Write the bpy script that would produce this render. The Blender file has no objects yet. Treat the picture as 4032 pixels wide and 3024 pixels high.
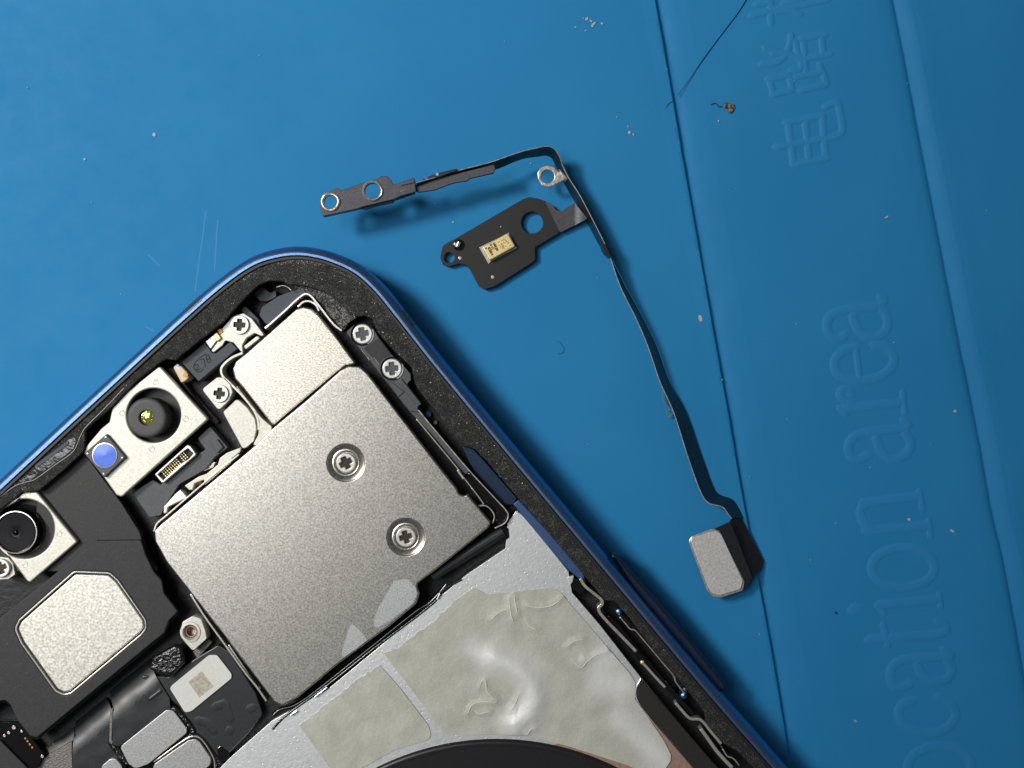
import bpy, bmesh, math, random
from mathutils import Vector, geometry, noise
random.seed(7)
SC = bpy.context.scene
COL = SC.collection
SC.unit_settings.system = 'METRIC'
SC.unit_settings.scale_length = 0.001            # 1 unit = 1 mm
# ------------------------------------------------------------------ camera, world, lamp, exposure
CAM_H = 150.0                                     # lens above the mat (mm)
FIELD = 105.0                                     # width of mat seen (mm)
cd = bpy.data.cameras.new('camera'); cam = bpy.data.objects.new('camera', cd); COL.objects.link(cam)
cd.sensor_width = 36; cd.lens = 36 * CAM_H / FIELD; cd.clip_start = 1; cd.clip_end = 5000
cam.location = (0, 0, CAM_H); cam.rotation_euler = (0, 0, 0)
SC.camera = cam
w = bpy.data.worlds.new('World'); SC.world = w; w.use_nodes = True
bg = w.node_tree.nodes['Background']; bg.inputs[0].default_value = (0.90, 0.95, 1.0, 1); bg.inputs[1].default_value = 0.09
ld = bpy.data.lights.new('bench_lamp', 'SPOT'); ld.energy = 1.10e7; ld.color = (1.0, 0.965, 0.90)
ld.shadow_soft_size = 60; ld.spot_size = 2 * math.radians(14.68); ld.spot_blend = .505
lamp = bpy.data.objects.new('bench_lamp', ld); COL.objects.link(lamp)
LD, LEL, LAZ = 600.0, 0.8727, 0.4291                # distance, elevation, azimuth of the lamp
lamp.location = (-LD * math.cos(LEL) * math.cos(LAZ), LD * math.cos(LEL) * math.sin(LAZ), LD * math.sin(LEL))
_a = (Vector((-110, 56, 0)) - lamp.location).normalized(); _v = _a.cross(Vector((0, 0, 1))).normalized(); _u = _v.cross(_a)
_r = -.0627; _u2 = _u * math.cos(_r) + _v * math.sin(_r); _z = -_a; _y = _z.cross(_u2)
from mathutils import Matrix
lamp.rotation_euler = Matrix((_u2, _y, _z)).transposed().to_euler()
lamp.scale = (1, 3, 1)                              # oblong reflector: the beam is three times as wide as it is deep
pd = bpy.data.lights.new('added_soft_panel', 'AREA'); pd.shape = 'SQUARE'; pd.size = 210; pd.energy = 1.2e6; pd.color = (0.97, 0.985, 1.0)  # added unseen area light, brightens the metal and softens shadows
panel = bpy.data.objects.new('added_soft_panel', pd); COL.objects.link(panel); panel.location = (-255, 78, 600)
panel.rotation_euler = (Vector((0, 0, 0)) - panel.location).to_track_quat('-Z', 'Y').to_euler()
SC.view_settings.view_transform = 'Standard'; SC.view_settings.look = 'None'
SC.view_settings.exposure = 0; SC.view_settings.gamma = 1
SC.cycles.use_denoising = True
SC.cycles.max_bounces = 8

# ------------------------------------------------------------------ helpers
S = FIELD / 4032.0
VIEWS = {'S': (0, 0, 1), 'W': (0, 0, 1.82278), 'A': (0, 800, .45208), 'B': (0, 1500, .45208), 'C': (0, 2250, .45208),
         'D': (800, 1100, .36166), 'E': (1200, 1200, .36166), 'F': (500, 1300, .27125), 'G': (900, 2274, .45208),
         'H': (1800, 2274, .45208), 'I': (1500, 1650, .36166), 'J': (1200, 540, .5425), 'K': (2200, 1400, .60277),
         'L': (2300, 2250, .46647), 'M': (2900, 0, .42194), 'M2': (3032, 1000, .60277), 'M3': (3032, 2000, .60277),
         'M4': (3032, 0, .45208), 'N': (0, 1850, .30143), 'O': (0, 2650, .22604), 'P': (550, 1750, .18083),
         'Q': (2200, 0, .36166), 'R': (400, 2250, .46667), 'X': (1860, 880, .10852)}
LIFT = 0.0                                        # the phone rests on its camera bump
def T(v, pts, z=0.0):
    """survey points (taken on sheet v) -> plan position in mm at true height z"""
    x0, y0, s = VIEWS[v]; k = S * (CAM_H - z - LIFT) / CAM_H
    return [Vector(((x0 + p[0] * s - 2016) * k, (1512 - y0 - p[1] * s) * k)) for p in pts]
def T1(v, p, z=0.0): return T(v, [p], z)[0]
def mm(v, px): return px * VIEWS[v][2] * S

def area2(p): return sum(p[i - 1].x * p[i].y - p[i].x * p[i - 1].y for i in range(len(p)))
def rnd(pts, r, n=5):
    """fillet polygon corners"""
    out = []; N = len(pts)
    for i, p in enumerate(pts):
        a, b = pts[i - 1], pts[(i + 1) % N]
        u, v = a - p, b - p; lu, lv = u.length, v.length
        if lu < 1e-6 or lv < 1e-6: continue
        u /= lu; v /= lv
        d = max(-1, min(1, u.dot(v))); ang = math.acos(d)
        if ang > math.radians(172): out.append(p); continue
        t = min(r / max(math.tan(ang / 2), 1e-3), .45 * lu, .45 * lv)
        p0, p1 = p + u * t, p + v * t
        for k in range(n + 1):
            f = k / n
            out.append(p0 * (1 - f) ** 2 + p * 2 * f * (1 - f) + p1 * f * f)
    return out
def smooth(pts, per=8, closed=False):
    out = []; N = len(pts); rng = range(N) if closed else range(N - 1)
    for i in rng:
        p1, p2 = pts[i], pts[(i + 1) % N]
        p0 = pts[i - 1] if (closed or i > 0) else p1 * 2 - p2
        p3 = pts[(i + 2) % N] if (closed or i + 2 < N) else p2 * 2 - p1
        L = (p2 - p1).length; n = per
        m1 = (p2 - p0) / max((p2 - p0).length, 1e-6) * L; m2 = (p3 - p1) / max((p3 - p1).length, 1e-6) * L
        for k in range(n):
            t = k / n
            out.append(p1 * (2 * t ** 3 - 3 * t * t + 1) + m1 * (t ** 3 - 2 * t * t + t) + p2 * (-2 * t ** 3 + 3 * t * t) + m2 * (t ** 3 - t * t))
    if not closed: out.append(pts[-1].copy())
    return out
def circle(c, r, n=32, a0=0.0): return [Vector((c.x + r * math.cos(a0 + 2 * math.pi * k / n), c.y + r * math.sin(a0 + 2 * math.pi * k / n))) for k in range(n)]
def offset(path, d, closed=True):
    """shift a ccw path inward by d"""
    out = []; N = len(path)
    for i in range(N):
        a = path[i - 1] if (closed or i) else path[0]
        b = path[(i + 1) % N] if (closed or i < N - 1) else path[-1]
        t = (b - a).normalized(); out.append(path[i] + Vector((-t.y, t.x)) * d)
    return out

def inset(pts, d):
    """mitred inward shift of a polygon before rounding"""
    if area2(pts) < 0: pts = pts[::-1]
    out = []; N = len(pts)
    for i, p in enumerate(pts):
        t1 = (p - pts[i - 1]).normalized(); t2 = (pts[(i + 1) % N] - p).normalized()
        n1 = Vector((-t1.y, t1.x)); n2 = Vector((-t2.y, t2.x)); m = (n1 + n2); m /= max(m.length_squared / 2, .2)
        out.append(p + m * d)
    return out
ORG = {}
def thing(name, label, cat, loc, group=None, kind=None):
    o = bpy.data.objects.new(name, None); COL.objects.link(o); o.location = loc; o.empty_display_size = 2
    ORG[o] = Vector(loc); o['label'] = label; o['category'] = cat
    if group: o['group'] = group
    if kind: o['kind'] = kind
    return o
def put(name, me, mat, parent=None, label=None, sharp=35):
    """link a mesh given in world mm as one object with its own origin"""
    n = len(me.vertices)
    lo = Vector((1e9,) * 3); hi = Vector((-1e9,) * 3)
    for v in me.vertices:
        for k in range(3):
            lo[k] = min(lo[k], v.co[k]); hi[k] = max(hi[k], v.co[k])
    c = Vector(((lo.x + hi.x) / 2, (lo.y + hi.y) / 2, lo.z))
    for v in me.vertices: v.co -= c
    me.name = name
    me.materials.clear(); me.materials.append(mat)
    if sharp is not None:
        me.set_sharp_from_angle(angle=math.radians(sharp))
        for p in me.polygons: p.use_smooth = abs(p.normal.z) < .9995
    o = bpy.data.objects.new(name, me); COL.objects.link(o); ORG[o] = c.copy()
    o.location = c - (ORG[parent] if parent else Vector((0, 0, 0)))
    if parent: o.parent = parent
    if label: o['label'] = label
    return o
def tag(o, label, cat, group=None, kind=None):
    o['label'] = label; o['category'] = cat
    if group: o['group'] = group
    if kind: o['kind'] = kind
    return o
def mesh(verts, faces):
    me = bpy.data.meshes.new('m'); me.from_pydata([tuple(v) for v in verts], [], faces); me.update(); return me
def prism_me(pts, z0, z1, holes=(), bevel=.05, seg=2):
    cu = bpy.data.curves.new('c', 'CURVE'); cu.dimensions = '2D'; cu.fill_mode = 'BOTH'
    bevel = min(bevel, (z1 - z0) * .45)
    cu.extrude = max((z1 - z0) / 2 - bevel, 0); cu.bevel_depth = bevel; cu.bevel_resolution = seg - 1; cu.offset = -bevel
    for loop in [pts] + list(holes):
        sp = cu.splines.new('POLY'); sp.points.add(len(loop) - 1); sp.use_cyclic_u = True
        for q, p in zip(sp.points, loop): q.co = (p.x, p.y, 0, 1)
    ob = bpy.data.objects.new('c', cu)
    me = bpy.data.meshes.new_from_object(ob)
    bpy.data.objects.remove(ob); bpy.data.curves.remove(cu)
    bm = bmesh.new(); bm.from_mesh(me); bmesh.ops.remove_doubles(bm, verts=bm.verts, dist=1e-4)
    bmesh.ops.recalc_face_normals(bm, faces=bm.faces)
    for v in bm.verts: v.co.z += (z0 + z1) / 2
    bm.to_mesh(me); bm.free(); return me
def prism(name, pts, z0, z1, mat, parent=None, holes=(), bevel=.05, seg=2, label=None):
    return put(name, prism_me(pts, z0, z1, holes, bevel, seg), mat, parent, label)
def plate(name, v, pts, z0, z1, mat, parent, r=.3, bevel=.06, holes=(), label=None, seg=2):
    return prism(name, rnd(T(v, pts, z1), r), z0, z1, mat, parent, holes, bevel, seg, label)
def disc(name, c, r, z0, z1, mat, parent, bevel=.05, n=36, label=None, seg=2):
    return prism(name, circle(c, r, n), z0, z1, mat, parent, (), bevel, seg, label)
def lathe_me(c, prof, n=40, cap=True):
    vs = []; fs = []; m = len(prof)
    for i in range(n):
        a = 2 * math.pi * i / n
        for r, z in prof: vs.append((c.x + r * math.cos(a), c.y + r * math.sin(a), z))
    for i in range(n):
        for k in range(m - 1):
            a, b = i * m + k, ((i + 1) % n) * m + k
            fs.append((a, b, b + 1, a + 1))
    if cap and prof[-1][0] > 1e-4: fs.append([i * m + m - 1 for i in range(n)])
    return mesh(vs, fs)
def tube_me(path, r, n=8, flat=1.0, ends=True):
    """round bar along 3D points"""
    vs = []; fs = []; N = len(path)
    for i, p in enumerate(path):
        t = (path[min(i + 1, N - 1)] - path[max(i - 1, 0)]).normalized()
        up = Vector((0, 0, 1)) if abs(t.z) < .95 else Vector((1, 0, 0))
        s = t.cross(up).normalized(); u = s.cross(t)
        rr = r(i / (N - 1)) if callable(r) else r
        for k in range(n):
            a = 2 * math.pi * k / n; vs.append(p + s * (rr * math.cos(a)) + u * (rr * flat * math.sin(a)))
    for i in range(N - 1):
        for k in range(n):
            a, b = i * n + k, i * n + (k + 1) % n
            fs.append((a, b, b + n, a + n))
    if ends: fs.append(list(range(n))[::-1]); fs.append([(N - 1) * n + k for k in range(n)])
    return mesh(vs, fs)
def tube(name, v, pts, z, r, mat, parent, per=6, n=8, flat=1.0, label=None):
    zz = z if isinstance(z, (list, tuple)) else [z] * len(pts)
    P = [Vector((*T1(v, p, h), h)) for p, h in zip(pts, zz)]
    return put(name, tube_me(smooth(P, per) if len(P) > 2 else P, r, n, flat), mat, parent, label, 50)
def rail(name, v, pts, z0, z1, wd, mat, parent, per=5, label=None, raw=False):
    """thin upright strip of sheet metal following a path"""
    c = T(v, pts, z1); c = c if raw else smooth(c, per)
    a = offset(c, wd / 2, False); b = offset(c, -wd / 2, False)
    return prism(name, a + b[::-1], z0, z1, mat, parent, (), min(.04, wd * .3), 2, label)
def band_me(top, bot, th):
    """strip of flex between two edges, with thickness"""
    N = len(top); vs = []; fs = []
    for i in range(N):
        t = (top[min(i + 1, N - 1)] - top[max(i - 1, 0)]); nrm = t.cross(bot[i] - top[i]).normalized() * th / 2
        vs += [top[i] + nrm, bot[i] + nrm, bot[i] - nrm, top[i] - nrm]
    for i in range(N - 1):
        for k in range(4):
            a, b = i * 4 + k, i * 4 + (k + 1) % 4; fs.append((a, b, b + 4, a + 4))
    fs.append((3, 2, 1, 0)); fs.append(tuple((N - 1) * 4 + k for k in range(4)))
    return mesh(vs, fs)
def sheet_me(poly, step, zf, th=.12):
    """soft sheet: outline triangulated with inner points, height from zf(x, y)"""
    P = []
    N = len(poly)
    for i in range(N):
        a, b = poly[i], poly[(i + 1) % N]; n = max(1, int((b - a).length / step))
        P += [a.lerp(b, k / n) for k in range(n)]
    nb = len(P); E = [(i, (i + 1) % nb) for i in range(nb)]
    x0 = min(p.x for p in P); x1 = max(p.x for p in P); y0 = min(p.y for p in P); y1 = max(p.y for p in P)
    r = random.Random(3)
    y = y0; row = 0
    while y < y1:
        x = x0 + (row % 2) * step / 2
        while x < x1:
            P.append(Vector((x + r.uniform(-.1, .1) * step, y + r.uniform(-.1, .1) * step))); x += step
        y += step * .87; row += 1
    V, _, F, *_ = geometry.delaunay_2d_cdt(P, E, [], 1, 1e-5)
    vs = [(p.x, p.y, zf(p.x, p.y)) for p in V]
    bm = bmesh.new(); bv = [bm.verts.new(v) for v in vs]
    for f in F:
        try: bm.faces.new([bv[i] for i in f])
        except ValueError: pass
    bmesh.ops.recalc_face_normals(bm, faces=bm.faces)
    if sum(f.normal.z for f in bm.faces) < 0: bmesh.ops.reverse_faces(bm, faces=bm.faces)
    be = [e for e in bm.edges if e.is_boundary]
    ex = bmesh.ops.extrude_edge_only(bm, edges=be)
    for g in ex['geom']:
        if isinstance(g, bmesh.types.BMVert): g.co.z -= th
    bmesh.ops.delete(bm, geom=[v for v in bm.verts if not v.link_faces], context='VERTS')
    me = bpy.data.meshes.new('m'); bm.to_mesh(me); bm.free(); return me
def relief_me(paths, wd, h, z, per=7):
    vs = []; fs = []
    prof = [(-.5, 0), (-.42, .16), (-.34, .48), (-.24, .85), (-.1, .98), (0, 1), (.1, .98), (.24, .85), (.34, .48), (.42, .16), (.5, 0)]
    for p in paths:
        wv = wd
        if isinstance(p, tuple): wv, p = wd * p[0], p[1]
        c = smooth(p, per) if len(p) > 2 else [p[0].lerp(p[1], k / 8) for k in range(9)]
        t0 = (c[1] - c[0]).normalized(); t1 = (c[-1] - c[-2]).normalized()
        c = [c[0] - t0 * wv * .42] + c + [c[-1] + t1 * wv * .42]
        N = len(c); base = len(vs)
        for i in range(N):
            t = (c[min(i + 1, N - 1)] - c[max(i - 1, 0)]).normalized(); nr = Vector((-t.y, t.x))
            e = .3 if i in (0, N - 1) else 1; eh = 0 if i in (0, N - 1) else 1
            for o, q in prof: vs.append((c[i].x + nr.x * o * wv * e, c[i].y + nr.y * o * wv * e, z + h * q * eh))
        m = len(prof)
        for i in range(N - 1):
            for k in range(m - 1):
                a = base + i * m + k; fs.append((a + 1, a, a + m, a + m + 1))
    return mesh(vs, fs)

# ------------------------------------------------------------------ materials
def lin(h):
    c = [int(h[i:i + 2], 16) / 255 for i in (0, 2, 4)]
    return tuple(x / 12.92 if x <= .04045 else ((x + .055) / 1.055) ** 2.4 for x in c) + (1,)
def mat(name, col, metal=0.0, rough=.5, spec=.5, grain=0.0, gscale=6.0, col2=None, cscale=1.0, clo=.4, chi=.6, bump=0.0, bscale=4.0, bdist=.03,
        rvar=0.0, stretch=None, detail=3, sparkle=None, coat=0.0, aniso=0.0, extra=None, vor=None, emission=None):
    m = bpy.data.materials.new(name); m.use_nodes = True; nt = m.node_tree; N = nt.nodes; L = nt.links
    b = N['Principled BSDF']
    col = lin(col) if isinstance(col, str) else (*col, 1)
    b.inputs['Base Color'].default_value = col; b.inputs['Metallic'].default_value = metal; b.inputs['Roughness'].default_value = rough
    b.inputs['Specular IOR Level'].default_value = spec; b.inputs['Coat Weight'].default_value = coat; b.inputs['Coat Roughness'].default_value = .1
    tc = N.new('ShaderNodeTexCoord'); src = tc.outputs['Object']
    if stretch:
        mp = N.new('ShaderNodeMapping'); mp.inputs['Rotation'].default_value = (0, 0, stretch[3]); mp.inputs['Scale'].default_value = stretch[:3]
        L.new(src, mp.inputs[0]); src = mp.outputs[0]
    def nz(scale, det=3, s=None):
        t = N.new('ShaderNodeTexNoise'); t.inputs['Scale'].default_value = scale; t.inputs['Detail'].default_value = det; L.new(s or src, t.inputs['Vector']); return t
    colsock = None
    if col2 is not None:
        t = nz(cscale, detail); r = N.new('ShaderNodeValToRGB'); r.color_ramp.elements[0].position = clo; r.color_ramp.elements[1].position = chi
        c2 = lin(col2) if isinstance(col2, str) else (*col2, 1)
        r.color_ramp.elements[0].color = col; r.color_ramp.elements[1].color = c2; L.new(t.outputs[0], r.inputs[0]); colsock = r.outputs[0]
    if grain:
        t = nz(gscale, 2); mr = N.new('ShaderNodeMapRange'); mr.inputs[1].default_value = .3; mr.inputs[2].default_value = .7
        mr.inputs[3].default_value = 1 - grain; mr.inputs[4].default_value = 1 + grain * .6; L.new(t.outputs[0], mr.inputs[0])
        mx = N.new('ShaderNodeVectorMath'); mx.operation = 'SCALE'
        if colsock: L.new(colsock, mx.inputs[0])
        else: mx.inputs[0].default_value = col[:3]
        L.new(mr.outputs[0], mx.inputs['Scale']); colsock = mx.outputs[0]
    if sparkle:                                     # pale flecks, scale / threshold / colour
        t = nz(sparkle[0], 4); t2 = nz(sparkle[0] * .13, 2); ad = N.new('ShaderNodeMath'); ad.operation = 'MULTIPLY_ADD'; ad.inputs[1].default_value = .45
        L.new(t2.outputs[0], ad.inputs[0]); L.new(t.outputs[0], ad.inputs[2])
        r = N.new('ShaderNodeMapRange'); r.inputs[1].default_value = sparkle[1]; r.inputs[2].default_value = sparkle[1] + .06; L.new(ad.outputs[0], r.inputs[0])
        mx = N.new('ShaderNodeMix'); mx.data_type = 'RGBA'; L.new(r.outputs[0], mx.inputs['Factor'])
        if colsock: L.new(colsock, mx.inputs['A'])
        else: mx.inputs['A'].default_value = col
        mx.inputs['B'].default_value = lin(sparkle[2]); colsock = mx.outputs['Result']
    if colsock: L.new(colsock, b.inputs['Base Color'])
    if rvar:
        t = nz(.5, 4); mr = N.new('ShaderNodeMapRange'); mr.inputs[1].default_value = .3; mr.inputs[2].default_value = .7
        mr.inputs[3].default_value = max(.02, rough - rvar); mr.inputs[4].default_value = rough + rvar; L.new(t.outputs[0], mr.inputs[0]); L.new(mr.outputs[0], b.inputs['Roughness'])
    if bump:
        t = nz(bscale, detail); hs = t.outputs[0]
        if vor:
            v = N.new('ShaderNodeTexVoronoi'); v.inputs['Scale'].default_value = vor[0]; L.new(src, v.inputs['Vector'])
            mr = N.new('ShaderNodeMapRange'); mr.inputs[1].default_value = 0; mr.inputs[2].default_value = vor[1]; mr.inputs[3].default_value = -vor[2]; mr.inputs[4].default_value = 0
            L.new(v.outputs['Distance'], mr.inputs[0]); ad = N.new('ShaderNodeMath'); L.new(hs, ad.inputs[0]); L.new(mr.outputs[0], ad.inputs[1]); hs = ad.outputs[0]
        bp = N.new('ShaderNodeBump'); bp.inputs['Strength'].default_value = bump; bp.inputs['Distance'].default_value = bdist
        L.new(hs, bp.inputs['Height']); L.new(bp.outputs[0], b.inputs['Normal'])
    if emission: b.inputs['Emission Color'].default_value = lin(emission[0]); b.inputs['Emission Strength'].default_value = emission[1]
    return m
M = {}
M['mat'] = mat('blue_silicone', (.020, .212, .470), 0, .55, .10, col2=(.025, .230, .498), cscale=.07, clo=.3, chi=.7, grain=.045, gscale=11, bump=.25, bscale=9, bdist=.02, rvar=.06, detail=6, sparkle=(5, 1.0, '4a93c4'))
M['mat_letter'] = mat('blue_silicone_raised', (.027, .229, .50), 0, .55, .12, grain=.045, gscale=11, bump=.2, bscale=9, bdist=.02)
M['blue'] = mat('blue_anodised', (.15, .26, .47), .95, .36, .5, grain=.22, gscale=7, bump=.2, bscale=10, bdist=.02)
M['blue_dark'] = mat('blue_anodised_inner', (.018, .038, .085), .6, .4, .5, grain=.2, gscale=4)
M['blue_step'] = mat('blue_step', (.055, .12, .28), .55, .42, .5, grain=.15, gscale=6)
M['pale_nickel'] = mat('shield_pale', (.56, .565, .57), .85, .42, .5, grain=.30, gscale=7.5)
M['scratch'] = mat('mat_scratch', (.06, .27, .54), 0, .6, .1)
M['band'] = mat('antenna_band_plastic', (.035, .055, .11), 0, .35, .5, grain=.4, gscale=7)
M['bezel'] = mat('black_glitter_ledge', (.013, .013, .014), 0, .5, .4, bump=1, bscale=10, bdist=.12, sparkle=(9.5, .79, '50504c'))
M['ledge'] = mat('black_rough_slope', (.010, .010, .011), 0, .34, .6, bump=1, bscale=6, bdist=.14, sparkle=(6, .77, '7c7c78'))
M['shield'] = mat('nickel_shield', (.66, .63, .57), 1, .30, .5, grain=.42, gscale=6.6, bump=.14, bscale=6.6, bdist=.028)
M['shield2'] = mat('nickel_shield_coarse', (.64, .60, .525), 1, .38, .5, grain=.50, gscale=4.8, bump=.18, bscale=4.8, bdist=.04, stretch=(1, 1.7, 1, .3))
M['cream'] = mat('nickel_cream', (.68, .665, .59), .5, .45, .5, grain=.16, gscale=5, bump=.2, bscale=5, bdist=.03)
M['cover'] = mat('cover_nickel', (.69, .675, .605), .85, .42, .5, grain=.36, gscale=4.4, bump=.16, bscale=4, bdist=.04)
M['grey'] = mat('grey_shield', (.47, .47, .47), .85, .45, .5, grain=.28, gscale=6, bump=.15, bscale=6, bdist=.03)
M['steel'] = mat('bright_steel', (.78, .76, .71), .75, .26, .5, grain=.12, gscale=3)
M['screw'] = mat('screw_nickel', (.72, .72, .66), .6, .36, .5, grain=.18, gscale=6, bump=.15, bscale=9, bdist=.02)
M['slot'] = mat('screw_slot_shade', (.045, .036, .024), .2, .55, .4, grain=.4, gscale=8)  # shade of the recess painted into the slot floor colour
M['gold'] = mat('gold_plate', (.92, .72, .36), .5, .34, .5, grain=.06, gscale=5)
M['ink'] = mat('etched_ink', (.10, .065, .02), .3, .6)
M['black'] = mat('black_plastic', (.013, .013, .014), 0, .42, .5, grain=.3, gscale=3)
M['gloss'] = mat('black_gloss', (.006, .006, .007), 0, .13, .6, bump=.25, bscale=1.6, bdist=.1)
M['film'] = mat('black_film', (.030, .031, .033), 0, .52, .4, grain=.3, gscale=5, bump=.2, bscale=4, bdist=.03, sparkle=(9, .93, '5a5a5a'))
M['tape'] = mat('black_tape', (.022, .024, .027), 0, .36, .5, grain=.15, gscale=4, bump=.12, bscale=2, bdist=.04)
M['floor'] = mat('dark_chassis', (.010, .010, .012), .2, .4, .5, grain=.5, gscale=2, bump=.3, bscale=2, bdist=.1)
M['grain'] = mat('glitter_grain', (.30, .30, .29), .4, .35, .6)
M['slate'] = mat('slate_plastic', (.060, .070, .092), 0, .5, .4, grain=.12, gscale=5, bump=.15, bscale=6, bdist=.03)
M['slate_mark'] = mat('slate_mark', (.012, .016, .028), 0, .5, .4)
M['graphite'] = mat('graphite_plastic', (.075, .078, .088), 0, .42, .5, grain=.2, gscale=4, bump=.2, bscale=5, bdist=.03)
M['alu'] = mat('brushed_plate', (.80, .815, .82), .75, .40, .5, grain=.07, gscale=2, bump=.2, bscale=3, bdist=.05, vor=(1.9, .20, 1.4))
M['alu2'] = mat('bright_cut', (.72, .72, .70), 1, .25)
M['copper'] = mat('pink_copper', (.48, .30, .24), .6, .5, .4, grain=.15, gscale=3, bump=.3, bscale=3, bdist=.04)
M['brown'] = mat('brown_shield', (.035, .030, .029), .3, .42, .5, grain=.1, gscale=4)
M['disc'] = mat('coil_black', (.014, .013, .015), 0, .33, .5, grain=.15, gscale=5)
M['lens'] = mat('lens_black', (.004, .004, .006), 0, .22, .22)
M['barrel'] = mat('barrel_grey', (.080, .081, .086), 0, .5, .4, grain=.06, gscale=6)
M['lensgold'] = mat('lens_green_gold', (.42, .40, .09), .7, .16, .6, coat=.8, bump=.6, bscale=1.8, bdist=.3)
M['lensblue'] = mat('filter_blue', (.085, .20, .90), .0, .2, .5, col2=(.13, .26, .98), cscale=.7)
M['white'] = mat('white_sticker', (.72, .73, .69), 0, .55, .3, grain=.05, gscale=4)
M['tan'] = mat('tan_print', (.42, .37, .30), 0, .6, .3, col2=(.56, .52, .45), cscale=3.0, clo=.42, chi=.58)
M['amber'] = mat('amber_resin', (.80, .62, .40), 0, .3, .5, col2=(.78, .72, .62), cscale=1.6, clo=.45, chi=.6)
M['orange'] = mat('orange_pad', (.62, .28, .06), .2, .35)
M['foam'] = mat('grey_foam', (.26, .24, .22), 0, .8, .2, grain=.5, gscale=7)
M['rough'] = mat('rough_grey', (.21, .19, .175), .5, .5, .5, grain=.5, gscale=5, bump=.8, bscale=5, bdist=.08, stretch=(1, 2, 1, .6))
M['crackle'] = mat('black_crackle', (.008, .008, .009), 0, .2, .7, bump=.6, bscale=2.6, bdist=.25)
M['board'] = mat('mic_board', (.0135, .013, .0135), 0, .5, .4, grain=.12, gscale=6, bump=.08, bscale=8, bdist=.02)
M['flex'] = mat('flex_dark', (.010, .012, .018), 0, .36, .5, grain=.25, gscale=3)
M['edge'] = mat('flex_cut_edge', (.50, .46, .40), .4, .45, .4, grain=.4, gscale=3)
M['bracket'] = mat('bracket_dark', (.070, .070, .085), .2, .45, .5, grain=.25, gscale=4, bump=.2, bscale=5, bdist=.03)
M['eyelet'] = mat('eyelet_metal', (.70, .63, .55), .75, .30, .5, grain=.25, gscale=3, bump=.4, bscale=2.5, bdist=.08)
M['stiffener'] = mat('connector_back', (.62, .615, .60), .35, .5, .4, grain=.24, gscale=5.5, bump=.2, bscale=6, bdist=.03)
M['fine_hair'] = mat('fine_hair', (.012, .06, .13), 0, .5)
M['hair'] = mat('dark_hair', (.006, .012, .03), 0, .4)
M['fleck'] = mat('pale_fleck', (.50, .50, .44), 0, .6, .3, grain=.3, gscale=5)
M['crumb'] = mat('brown_crumb', (.10, .045, .03), 0, .5, .4, col2=(.35, .28, .24), cscale=3)
M['fluff'] = mat('grey_fluff', (.16, .22, .24), 0, .8, .2)
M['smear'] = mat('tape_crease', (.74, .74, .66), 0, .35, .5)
# adhesive film: pale, with milky patches that follow where it has lifted ("milk" attribute)
def adhesive():
    m = mat('adhesive_film', (.475, .48, .415), 0, .42, .45, col2=(.55, .55, .49), cscale=.45, clo=.35, chi=.65, grain=.08, gscale=5, bump=.45, bscale=1.8, bdist=.12, rvar=.14, detail=6)
    nt = m.node_tree; b = nt.nodes['Principled BSDF']; old = b.inputs['Base Color'].links[0].from_socket
    at = nt.nodes.new('ShaderNodeAttribute'); at.attribute_name = 'milk'; mx = nt.nodes.new('ShaderNodeMix'); mx.data_type = 'RGBA'
    nt.links.new(at.outputs['Fac'], mx.inputs['Factor']); nt.links.new(old, mx.inputs['A']); mx.inputs['B'].default_value = (.76, .76, .755, 1)
    nt.links.new(mx.outputs['Result'], b.inputs['Base Color']); return m
M['adhesive'] = adhesive()

# ------------------------------------------------------------------ mat (the surface everything lies on)
LA = T('S', [(2581, 0), (2620, 217), (2652, 398), (2685, 600), (2757, 1000), (2827, 1400), (2869, 1629), (2917, 1912), (2984, 2268), (3028, 2502), (3065, 2716), (3115, 3024)])
LB = T('S', [(3520, 0), (3565, 226), (3620, 520), (3665, 750), (3713, 1000), (3779, 1338), (3828, 1573), (3864, 1753), (3906, 2000), (3954, 2199), (3996, 2422), (4100, 3024)])
def xat(line, y):
    if y >= line[0].y: a, b = line[0], line[1]
    elif y <= line[-1].y: a, b = line[-2], line[-1]
    else:
        for a, b in zip(line, line[1:]):
            if b.y <= y <= a.y: break
    return a.x + (b.x - a.x) * (y - a.y) / (b.y - a.y)
PA = [(-4, 0), (-1.5, .02), (-.45, .06), (-.12, .07), (-.02, .02), (.06, -.24), (.16, -.36), (.32, -.42), (.55, -.40), (.85, -.33), (1.3, -.24), (2, -.15), (3.2, -.06), (6, 0)]
PB = [(-5, 0), (-2, -.02), (-.8, -.06), (-.3, -.16), (-.12, -.3), (0, -.42), (.12, -.43), (.3, -.34), (.7, -.12), (1.1, .04), (1.6, .12), (2.4, .13), (4, .06), (7, 0)]
ys = sorted(set([-220, -160, -110, -80, -60] + [-50 + i * 1.25 for i in range(81)] + [60, 80, 110, 160, 220]))
vs = []; fs = []; rowlen = None
for y in ys:
    xa, xb = xat(LA, y), xat(LB, y); jt = .03 * noise.noise((0, y * .7, 0)); jb = .05 * noise.noise((5, y * .5, 0))
    row = [(-300, 0), (-150, 0), (-80, 0), (-50, 0), (-25, 0), (0, 0)] + [(xa + d + jt, z * (1 + .25 * noise.noise((d, y * .3, 3)))) for d, z in PA] + \
          [(xa + 6 + (xb - 5 - xa - 6) * f, 0) for f in (.33, .66)] + [(xb + d + jb, z) for d, z in PB] + [(xb + 20, 0), (xb + 60, 0), (xb + 130, 0), (xb + 300, 0)]
    rowlen = len(row); vs += [(x, y, z) for x, z in row]
nr = len(ys)
for j in range(nr - 1):
    for i in range(rowlen - 1):
        a = j * rowlen + i; fs.append((a, a + 1, a + 1 + rowlen, a + rowlen))
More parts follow.
